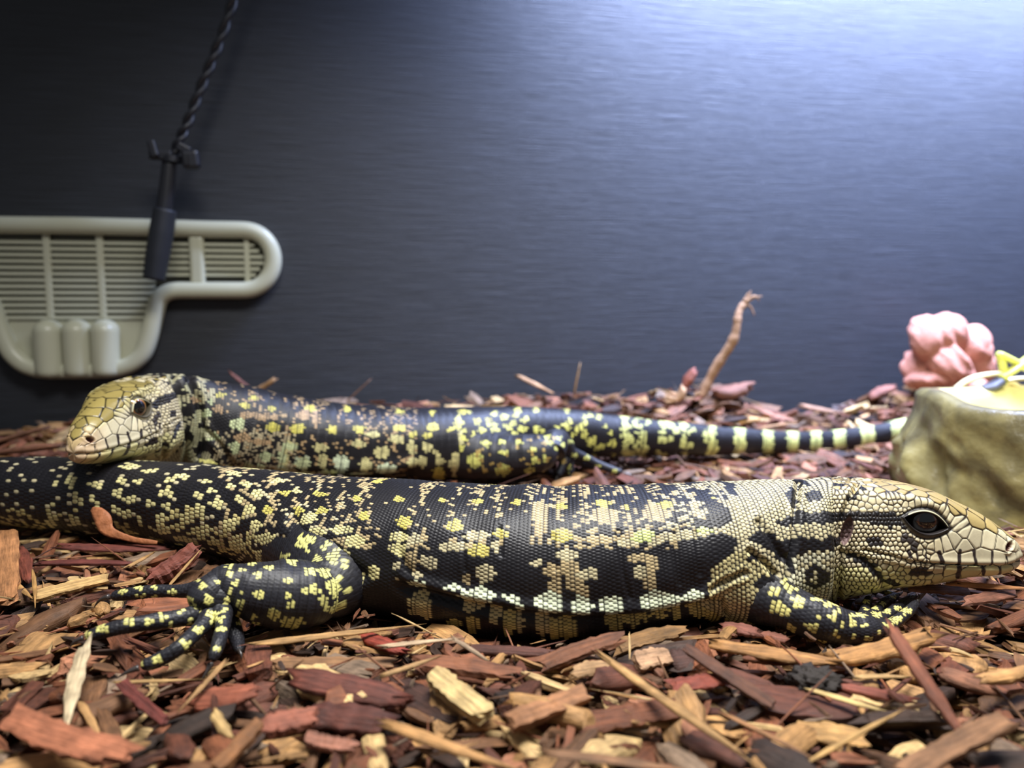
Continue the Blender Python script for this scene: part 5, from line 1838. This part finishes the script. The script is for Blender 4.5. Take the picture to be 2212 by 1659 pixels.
HEROES = [
    ((182, 1393), (140, 1572), 36, (232, 212, 182), 'cream splinter leaning under the longest hind toe of the near lizard', 'splinter', .016, .006, 'wood_splinter'),
    ((172, 1515), (218, 1598), 18, (198, 152, 98), 'tan stick lying under the cream splinter by the hind toes', 'splinter', .008, .002, 'wood_stick'),
    ((40, 1560), (255, 1632), 66, (196, 122, 92), 'large flat salmon chip below the cream splinter', 'plate', .012, .012, 'bark_chip'),
    ((262, 1478), (352, 1558), 22, (122, 58, 54), 'straight dark red stick below the hind claws', 'block', .010, .006, 'bark_chip'),
    ((258, 1474), (422, 1468), 10, (196, 158, 104), 'thin tan straw lying below the hind claws', 'splinter', .008, .008, 'wood_splinter'),
    ((482, 1434), (395, 1528), 13, (186, 144, 96), 'thin tan splinter slanting from the innermost hind claw', 'splinter', .012, .008, 'wood_splinter'),
    ((424, 1515), (545, 1500), 66, (164, 92, 72), 'rough reddish plate of bark below the hind foot', 'bark', .004, .010, 'bark_chip'),
    ((640, 1468), (858, 1512), 62, (120, 64, 54), 'large maroon chunk of bark below the near lizard hind knee', 'bark', .012, .008, 'bark_chip'),
    ((672, 1545), (838, 1562), 66, (104, 56, 48), 'deep red chunk of bark under the large maroon chunk', 'bark', .006, .006, 'bark_chip'),
    ((935, 1458), (1045, 1545), 50, (214, 186, 132), 'pale square-ended wood block in front of the near lizard belly', 'block', .012, .008, 'wood_chip'),
    ((596, 1436), (845, 1434), 28, (156, 114, 78), 'long flat brown slat behind the maroon bark chunk', 'block', .004, .004, 'wood_chip'),
    ((560, 1390), (872, 1354), 15, (196, 152, 96), 'long thin tan splinter beside the near lizard hind knee', 'splinter', .010, .008, 'wood_splinter'),
    ((778, 1372), (872, 1408), 34, (156, 62, 46), 'brick-red lump of bark under the near lizard belly', 'bark', .004, .004, 'bark_chip'),
    ((832, 1396), (985, 1380), 14, (204, 178, 152), 'grey-white strip lying over the brick-red lump', 'splinter', .012, .014, 'wood_splinter'),
    ((980, 1380), (1055, 1428), 14, (170, 146, 124), 'grey bent end of a strip in front of the belly', 'splinter', .014, .006, 'wood_splinter'),
    ((905, 1430), (1095, 1452), 46, (136, 84, 58), 'broad brown bark plate beside the pale wood block', 'plate', .006, .006, 'bark_chip'),
    ((832, 1458), (945, 1420), 12, (196, 156, 106), 'thin tan splinter lying on the broad brown plate', 'splinter', .012, .014, 'wood_splinter'),
    ((842, 1568), (1105, 1662), 34, (204, 154, 98), 'long tan lath at the front edge below the deep red bark', 'splinter', .014, .014, 'wood_splinter'),
    ((470, 1662), (558, 1565), 36, (152, 102, 62), 'tan-brown upright block beside the pinkish chip at the front', 'block', .010, .014, 'wood_chip'),
    ((462, 1540), (502, 1598), 26, (218, 182, 120), 'yellow-tan pointed chip beside the reddish plate', 'splinter', .012, .006, 'wood_chip'),
    ((566, 1572), (675, 1550), 50, (172, 102, 84), 'pinkish four-sided chip in front of the deep red bark', 'plate', .010, .010, 'bark_chip'),
    ((672, 1600), (760, 1615), 40, (168, 112, 96), 'pink smooth chip at the front beside the tan lath', 'plate', .008, .008, 'bark_chip'),
    ((846, 1480), (968, 1552), 74, (76, 50, 44), 'dark frayed clump of bark left of the pale wood block', 'bark', .002, .002, 'bark_chip'),
    ((1108, 1562), (1262, 1500), 46, (172, 120, 84), 'tan slab with a square end in front of the belly', 'block', .008, .014, 'wood_chip'),
    ((1270, 1562), (1460, 1528), 56, (126, 74, 48), 'wide brown slab below the tan slab', 'plate', .006, .006, 'bark_chip'),
    ((1310, 1424), (1605, 1632), 24, (196, 154, 102), 'long frayed pale splinter slanting to the front edge', 'splinter', .014, .012, 'wood_splinter'),
    ((1572, 1545), (1765, 1642), 13, (172, 124, 84), 'thin brown stick slanting to meet the tan splinter', 'splinter', .010, .010, 'wood_stick'),
    ((1758, 1638), (1938, 1540), 15, (210, 168, 106), 'straight tan splinter forming a V with the thin brown stick', 'splinter', .010, .016, 'wood_splinter'),
    ((1752, 1490), (1908, 1536), 16, (228, 198, 132), 'pale pointed sliver below the black soil clump', 'splinter', .008, .008, 'wood_splinter'),
    ((1488, 1404), (1665, 1522), 26, (104, 66, 48), 'dark brown bar of bark below the near lizard arm', 'block', .014, .008, 'bark_chip'),
    ((1538, 1392), (1795, 1432), 34, (188, 136, 78), 'thick tan log-like stick below the near lizard forearm', 'bark', .008, .010, 'wood_chip'),
    ((1795, 1428), (2015, 1372), 50, (192, 140, 82), 'broad tan split slab touching the near lizard wrist', 'bark', .008, .014, 'wood_chip'),
    ((1928, 1366), (2085, 1600), 38, (142, 82, 60), 'tall rusty splinter standing in front of the split tan slab', 'splinter', .030, .008, 'wood_splinter'),
    ((1456, 1482), (1575, 1464), 42, (146, 68, 52), 'red triangular plate beside the dark brown bar', 'plate', .008, .008, 'bark_chip'),
    ((1808, 1482), (1968, 1512), 26, (148, 78, 62), 'brick-red stick behind the rusty splinter', 'bark', .006, .006, 'bark_chip'),
    ((1855, 1462), (1955, 1462), 15, (204, 166, 112), 'pale chip lying behind the brick-red stick', 'splinter', .008, .008, 'wood_chip'),
    ((1958, 1668), (2170, 1556), 50, (156, 114, 84), 'large grey-tan slab at the front right of the rusty splinter', 'block', .012, .018, 'wood_chip'),
    ((1716, 1578), (1858, 1592), 50, (206, 160, 98), 'frayed yellow-tan plate behind the V of splinters', 'plate', .004, .006, 'wood_chip'),
    ((1376, 1432), (1445, 1418), 42, (194, 154, 124), 'pale rough block beside the dark brown bar', 'block', .006, .006, 'wood_chip'),
    ((1448, 1432), (1505, 1426), 50, (84, 54, 48), 'dark rounded knob of bark beside the dark brown bar', 'bark', .004, .004, 'bark_chip'),
    ((1180, 1432), (1335, 1378), 40, (128, 80, 54), 'brown curved bark plate leaning below the belly', 'plate', .004, .012, 'bark_chip'),
    ((1000, 1402), (1195, 1412), 28, (98, 56, 46), 'dark maroon stick along the near lizard belly', 'bark', .004, .004, 'bark_chip'),
    ((1235, 1452), (1318, 1440), 34, (196, 156, 114), 'light tan lump below the curved bark plate', 'bark', .006, .006, 'wood_chip'),
    ((1330, 1398), (1465, 1362), 34, (148, 110, 66), 'olive-tan slab along the near lizard belly', 'plate', .004, .008, 'wood_chip'),
    ((1195, 1628), (1480, 1664), 26, (156, 114, 84), 'grey-brown stick at the front edge below the wide slab', 'splinter', .012, .012, 'wood_stick'),
    ((16, 1150), (16, 1292), 34, (196, 136, 88), 'upright tan plank below the near lizard tail', 'block', .020, .008, 'wood_chip'),
    ((82, 1286), (228, 1250), 25, (220, 180, 118), 'bright cream wood chunk left of the hind foot', 'block', .008, .012, 'wood_chip'),
    ((140, 1182), (345, 1186), 26, (128, 64, 56), 'fibrous red-brown stick beneath the near lizard tail', 'bark', .012, .010, 'bark_chip'),
    ((84, 1216), (275, 1216), 20, (122, 58, 52), 'dark red stick beneath the fibrous red-brown one', 'bark', .010, .010, 'bark_chip'),
    ((44, 1186), (62, 1254), 28, (138, 70, 54), 'small rusty wedge beside the upright tan plank', 'bark', .012, .008, 'bark_chip'),
    ((274, 1226), (332, 1194), 13, (184, 142, 92), 'small tan chip behind the hind foot', 'splinter', .010, .012, 'wood_chip'),
    ((328, 1254), (424, 1190), 48, (136, 72, 60), 'red-brown plate leaning behind the hind foot', 'plate', .006, .018, 'bark_chip'),
    ((364, 1266), (428, 1194), 9, (192, 150, 92), 'thin tan splinter lying on the leaning red-brown plate', 'splinter', .014, .026, 'wood_splinter'),
    ((24, 1250), (68, 1292), 12, (196, 150, 92), 'small tan splinter beside the upright plank', 'splinter', .010, .008, 'wood_splinter'),
    ((72, 1238), (76, 1304), 10, (200, 152, 88), 'short upright tan splinter beside the cream chunk', 'splinter', .014, .008, 'wood_splinter'),
    ((1965, 1268), (2090, 1278), 26, (150, 104, 84), 'pinkish brown plank under the near lizard chin', 'block', .012, .010, 'bark_chip'),
    ((2060, 1262), (2225, 1272), 12, (206, 140, 84), 'orange stick under the near lizard snout', 'splinter', .016, .016, 'wood_stick'),
    ((2090, 1300), (2190, 1282), 26, (142, 92, 76), 'red-brown plate beside the orange stick', 'plate', .012, .012, 'bark_chip'),
    ((2120, 1470), (2225, 1450), 34, (206, 156, 100), 'frayed tan chunk right of the rusty splinter', 'bark', .012, .012, 'wood_chip'),
    ((1560, 1352), (1640, 1368), 30, (140, 84, 74), 'maroon lump behind the thick tan stick', 'bark', .004, .004, 'bark_chip'),
    ((1640, 1370), (1700, 1382), 28, (138, 84, 70), 'rounded red lump under the near lizard forearm', 'bark', .002, .002, 'bark_chip'),
]
hs = random.Random(4)
HPOS = []


def short(lab):
    cut = len(lab)
    for wd in (' lying', ' leaning', ' under', ' below', ' beside', ' behind', ' in ', ' at ', ' standing', ' left', ' right', ' slanting', ' forming', ' touching', ' along', ' with', ' of a ', ' beneath'):
        k = lab.find(wd)
        if k > 0:
            cut = min(cut, k)
    return lab[:cut]


for p0, p1, w, c, lab, kd_, z0, z1, nm in HEROES:
    HPOS.append((0.5 * (at_z(*p0, z0) + at_z(*p1, z1)), short(lab)))
    hero(p0, p1, w, c, lab, kd_, z0, z1, th=hs.uniform(0.28, 0.5), roll=-hs.uniform(0.15, 0.55), name=nm)
BACKH = [
    ((498, 806), (552, 848), 9, (150, 92, 78), 'reddish twig leaning behind the far lizard neck', (.86, .86)),
    ((545, 850), (596, 818), 18, (206, 160, 112), 'tan chip standing behind the far lizard back', (.855, .85)),
    ((735, 880), (798, 822), 5, (150, 108, 82), 'thin brown twig leaning behind the far lizard back', (.86, .86)),
    ((1118, 812), (1188, 846), 13, (206, 160, 116), 'tan stick lying on the mulch heap by the black wall', (.88, .87)),
    ((1240, 850), (1252, 790), 6, (196, 158, 112), 'thin pale splinter standing up by the black wall', (.88, .88)),
    ((1478, 835), (1500, 800), 26, (164, 92, 72), 'upright reddish chip beside the crooked twig', (.88, .88)),
    ((1460, 870), (1478, 838), 22, (206, 160, 118), 'pale chip below the upright reddish chip', (.87, .87)),
    ((1540, 850), (1620, 838), 40, (150, 98, 80), 'brown bark lump beside the foot of the crooked twig', (.89, .89)),
    ((1590, 912), (1640, 905), 20, (216, 164, 98), 'yellow-tan chip behind the banded tail', (.84, .84)),
    ((1730, 876), (1800, 890), 15, (176, 130, 102), 'tan stick in the dip of the mulch by the wall', (.92, .91)),
    ((1880, 856), (1930, 835), 24, (150, 92, 76), 'reddish lump left of the pink rock', (.93, .93)),
    ((1905, 985), (1945, 965), 24, (222, 186, 138), 'pale chip at the left foot of the olive bowl', (.80, .80)),
    ((-10, 978), (120, 962), 22, (150, 100, 80), 'reddish strip of bark left of the far lizard snout', (.62, .60)),
    ((-10, 955), (95, 925), 16, (130, 88, 68), 'brown strip of bark behind the far lizard snout', (.66, .66)),
    ((1400, 990), (1520, 994), 9, (210, 160, 106), 'long tan splinter in front of the banded tail', (.76, .76)),
    ((1640, 925), (1720, 912), 8, (200, 150, 104), 'thin tan splinter just behind the banded tail', (.83, .83)),
]
for p0, p1, w, c, lab, Y in BACKH:
    hero(p0, p1, w, c, lab, 'splinter' if w < 14 else 'bark', th=0.5, name='wood_splinter' if w < 14 else 'wood_chip', Y=Y, ns=9, nc=8)


def curled_strip():
    pts = [(199, 1100), (210, 1108), (222, 1122), (228, 1138), (240, 1150), (262, 1158), (290, 1166), (318, 1170), (340, 1172)]
    Ys = [.455, .452, .449, .448, .446, .445, .444, .443, .443]
    m = plain('orange_thin_bark', (150, 94, 60), 0.6, 0.3, bump=0.5, bscale=260, var=0.2)
    ribbon([tuple(at_y(x, y, Y)) for (x, y), Y in zip(pts, Ys)], [0.003, 0.0075, 0.0095, 0.0085, 0.0058, 0.004, 0.0032, 0.003, 0.002], 0.0011, m, 'bark_curl', 'thin orange curl of bark standing against the near lizard tail', 'bark', None, up=(0.25, -1.0, 0.3), n=40)


curled_strip()


def soil_clump():
    P, T = lump_mesh(None, 4)
    c = at_z(1760, 1472, 0.006)
    r = 0.0072 * (1 + 0.5 * (vnoise(P[:, 0] * 5 + 9, P[:, 1] * 5 + P[:, 2] * 3, 2) - .5) + 0.5 * (vnoise(P[:, 0] * 13, P[:, 1] * 13 + P[:, 2] * 9, 4) - .5))
    V = P * r[:, None] * np.array([1.35, 1.0, 0.7])
    link('soil_clump', mesh_np('soil_clump', V, None, T, mats=[plain('black_soil', (50, 45, 42), 0.8, 0.3, bump=0.8, bscale=500)]), None, 'crumbly black clump of soil behind the pale pointed sliver', 'soil', loc=tuple(c))


soil_clump()

# ------------------------------------------------------------------ scattered chips
def scatter(n, y0, y1, l0, l1, seed):
    g = np.random.default_rng(seed)
    y = g.uniform(y0, y1, n * 3)
    x = g.uniform(-0.86, 0.98, n * 3)
    m = np.abs(x) < 0.72 * y + 0.17
    yw = WALL_O[1] + x * math.tan(WALL_A)
    m &= y < yw - 0.022
    x, y = x[m][:n], y[m][:n]
    n = len(x)
    Ln = np.clip(g.lognormal(math.log(l0), 0.38, n), l0 * 0.4, l1)
    kind = g.choice(4, n, p=[.34, .34, .22, .10])
    ar = np.choose(kind, [g.uniform(.09, .2, n), g.uniform(.25, .5, n), g.uniform(.35, .7, n), g.uniform(.22, .42, n)])
    wd = Ln * ar
    th = wd * np.choose(kind, [g.uniform(.5, .9, n), g.uniform(.4, .7, n), g.uniform(.14, .28, n), g.uniform(.3, .6, n)])
    yaw = g.uniform(-math.pi, math.pi, n)
    y = np.minimum(y, WALL_O[1] + x * math.tan(WALL_A) - 0.012 - 0.55 * Ln * np.abs(np.sin(yaw - WALL_A)) - 0.5 * wd)
    pit = g.normal(0, 0.20, n)
    rol = g.normal(0, 0.35, n)
    z = ground(x, y) + g.uniform(-0.011, 0.004, n)
    pal = g.choice(len(PNAMES), n, p=PW)
    var = g.integers(0, 8, n)
    bright = g.uniform(.62, 1.12, n)
    # keep clear of the animals and the bowl
    top = z + 0.5 * np.abs(np.sin(pit)) * Ln + 0.5 * th + 0.003
    lw = np.full(n, 9.0)
    for s in (-0.45, -0.2, 0, 0.2, 0.45):
        lw = np.minimum(lw, low_at(x + np.cos(yaw) * Ln * s, y + np.sin(yaw) * Ln * s))
    z = np.where(lw < top, z - np.maximum(top - np.maximum(lw, -0.008), 0), z)
    under = (lw < 8) & (lw < top)
    keep = z > -0.045
    d = dict(x=x, y=y, z=z, L=Ln, w=wd, t=th, yaw=yaw, pit=pit, rol=rol, kind=kind, pal=pal, var=var, b=bright, under=under)
    return {k_: v[keep] for k_, v in d.items()}


def rotmats(d):
    cy_, sy_ = np.cos(d['yaw']), np.sin(d['yaw'])
    cp_, sp2 = np.cos(d['pit']), np.sin(d['pit'])
    cr, sr = np.cos(d['rol']), np.sin(d['rol'])
    o, z_ = np.ones_like(cy_), np.zeros_like(cy_)
    Rz = np.stack([cy_, -sy_, z_, sy_, cy_, z_, z_, z_, o], -1).reshape(-1, 3, 3)
    Ry = np.stack([cp_, z_, -sp2, z_, o, z_, sp2, z_, cp_], -1).reshape(-1, 3, 3)
    Rx = np.stack([o, z_, z_, z_, cr, -sr, z_, sr, cr], -1).reshape(-1, 3, 3)
    return Rz @ Ry @ Rx


crumb_d = scatter(2600, 0.16, 0.62, 0.008, 0.016, 35)
crumb_d['z'] += 0.003
near_d = scatter(5300, 0.15, 0.56, 0.019, 0.042, 31)
far_d = scatter(5600, 0.50, 1.12, 0.024, 0.050, 32)
fib_d = scatter(1200, 0.16, 1.0, 0.022, 0.040, 33)
fib_d['kind'][:] = 0
fib_d['w'] = np.full(len(fib_d['x']), 0.0011)
fib_d['t'] = np.full(len(fib_d['x']), 0.0009)
fib_d['z'] += 0.006
fib_d['pit'] *= 1.6
fib_d['pal'] = np.where(fib_d['pal'] == 5, 3, fib_d['pal'])

# the chips that show largest become things of their own
ppx, ppy = proj(np.stack([near_d['x'], near_d['y'], near_d['z']], -1))
vis = (ppx > -40) & (ppx < 2252) & (ppy < 1700) & (ppy > 900) & ~near_d['under'] & (near_d['z'] > ground(near_d['x'], near_d['y']) - 0.0035)
score = np.where(vis, near_d['L'] * near_d['w'] / near_d['y'] ** 2, 0)
pick = np.argsort(-score)[:230]
single = np.zeros(len(score), bool)
single[pick] = True
RM = rotmats(near_d)
spine_y = np.interp(ppx, YC_PX, YC_Y)
for i in pick:
    kd_ = KINDS[near_d['kind'][i]]
    pal = PNAMES[near_d['pal'][i]]
    q_ = np.array([near_d['x'][i], near_d['y'][i], near_d['z'][i]])
    dist = [np.linalg.norm((q_ - hp)[:2]) for hp, _ in HPOS]
    kmin = int(np.argmin(dist))
    if dist[kmin] < 0.045:
        where = 'beside the ' + HPOS[kmin][1]
    else:
        where = 'in front of the near lizard' if near_d['y'][i] < spine_y[i] else 'between the two lizards'
    size = 'long' if near_d['L'][i] > 0.031 else ('short' if near_d['L'][i] < 0.023 else 'mid-sized')
    word = PWORD[pal] if kd_ != 'splinter' else PWORD[pal].replace('chip', 'splinter')
    if kd_ == 'plate':
        word = word.replace('chip', 'flake')
    word = size + ' ' + word
    o = bpy.data.objects.new('bark_chip' if 'bark' in word else 'wood_chip', HI_ME[kd_, int(near_d['var'][i])])
    COL.objects.link(o)
    o.matrix_world = Matrix.Translation((near_d['x'][i], near_d['y'][i], near_d['z'][i])) @ Matrix(RM[i].tolist()).to_4x4() @ Matrix.Diagonal((near_d['L'][i], near_d['w'][i], near_d['t'][i], 1))
    c = lin(PAL[pal]) * near_d['b'][i]
    o.color = (*np.minimum(c, 1), 1)
    o['label'] = f'{word} lying {where}'
    o['category'] = 'wood chip'
    o['group'] = f'{word}s {where}'


def merged(dsets, name, label):
    Vs, Qs, Ts, Cs, Gs = [], [], [], [], []
    off = 0
    for d, m in dsets:
        R = rotmats(d)
        for kk, kd_ in enumerate(KINDS):
            for v_ in range(10):
                sel = np.where(m & (d['kind'] == kk) & ((np.arange(len(d['x'])) % 10) == v_))[0]
                if not len(sel):
                    continue
                P, q, T = LO[kd_][v_]
                S = np.stack([d['L'][sel], d['w'][sel], d['t'][sel]], -1)
                X = np.einsum('nij,nvj->nvi', R[sel], P[None] * S[:, None]) + np.stack([d['x'][sel], d['y'][sel], d['z'][sel]], -1)[:, None]
                n, nv = X.shape[:2]
                o_ = off + np.arange(n)[:, None, None] * nv
                Vs.append(X.reshape(-1, 3))
                Qs.append((q[None] + o_).reshape(-1, 4))
                Ts.append((T[None] + o_).reshape(-1, 3))
                cc = np.array([lin(PAL[p_]) for p_ in PNAMES])[d['pal'][sel]] * d['b'][sel][:, None]
                Cs.append(np.repeat(np.minimum(cc, 1), nv, 0))
                Gs.append((P[None] * S[:, None] + RNG.uniform(0, 5, (n, 1, 1))).reshape(-1, 3))
                off += n * nv
    me = mesh_np(name, np.vstack(Vs), np.vstack(Qs), np.vstack(Ts), mats=[WOOD_STUFF_M], cols=np.vstack(Cs), attrs={'grain': np.vstack(Gs)}, smooth=False)
    link(name, me, None, label, 'mulch', None, 'stuff')


merged([(near_d, ~single), (far_d, np.ones(len(far_d['x']), bool)), (fib_d, np.ones(len(fib_d['x']), bool)), (crumb_d, np.ones(len(crumb_d['x']), bool))], 'bark_mulch', 'loose red-brown bark mulch covering the floor under both lizards')
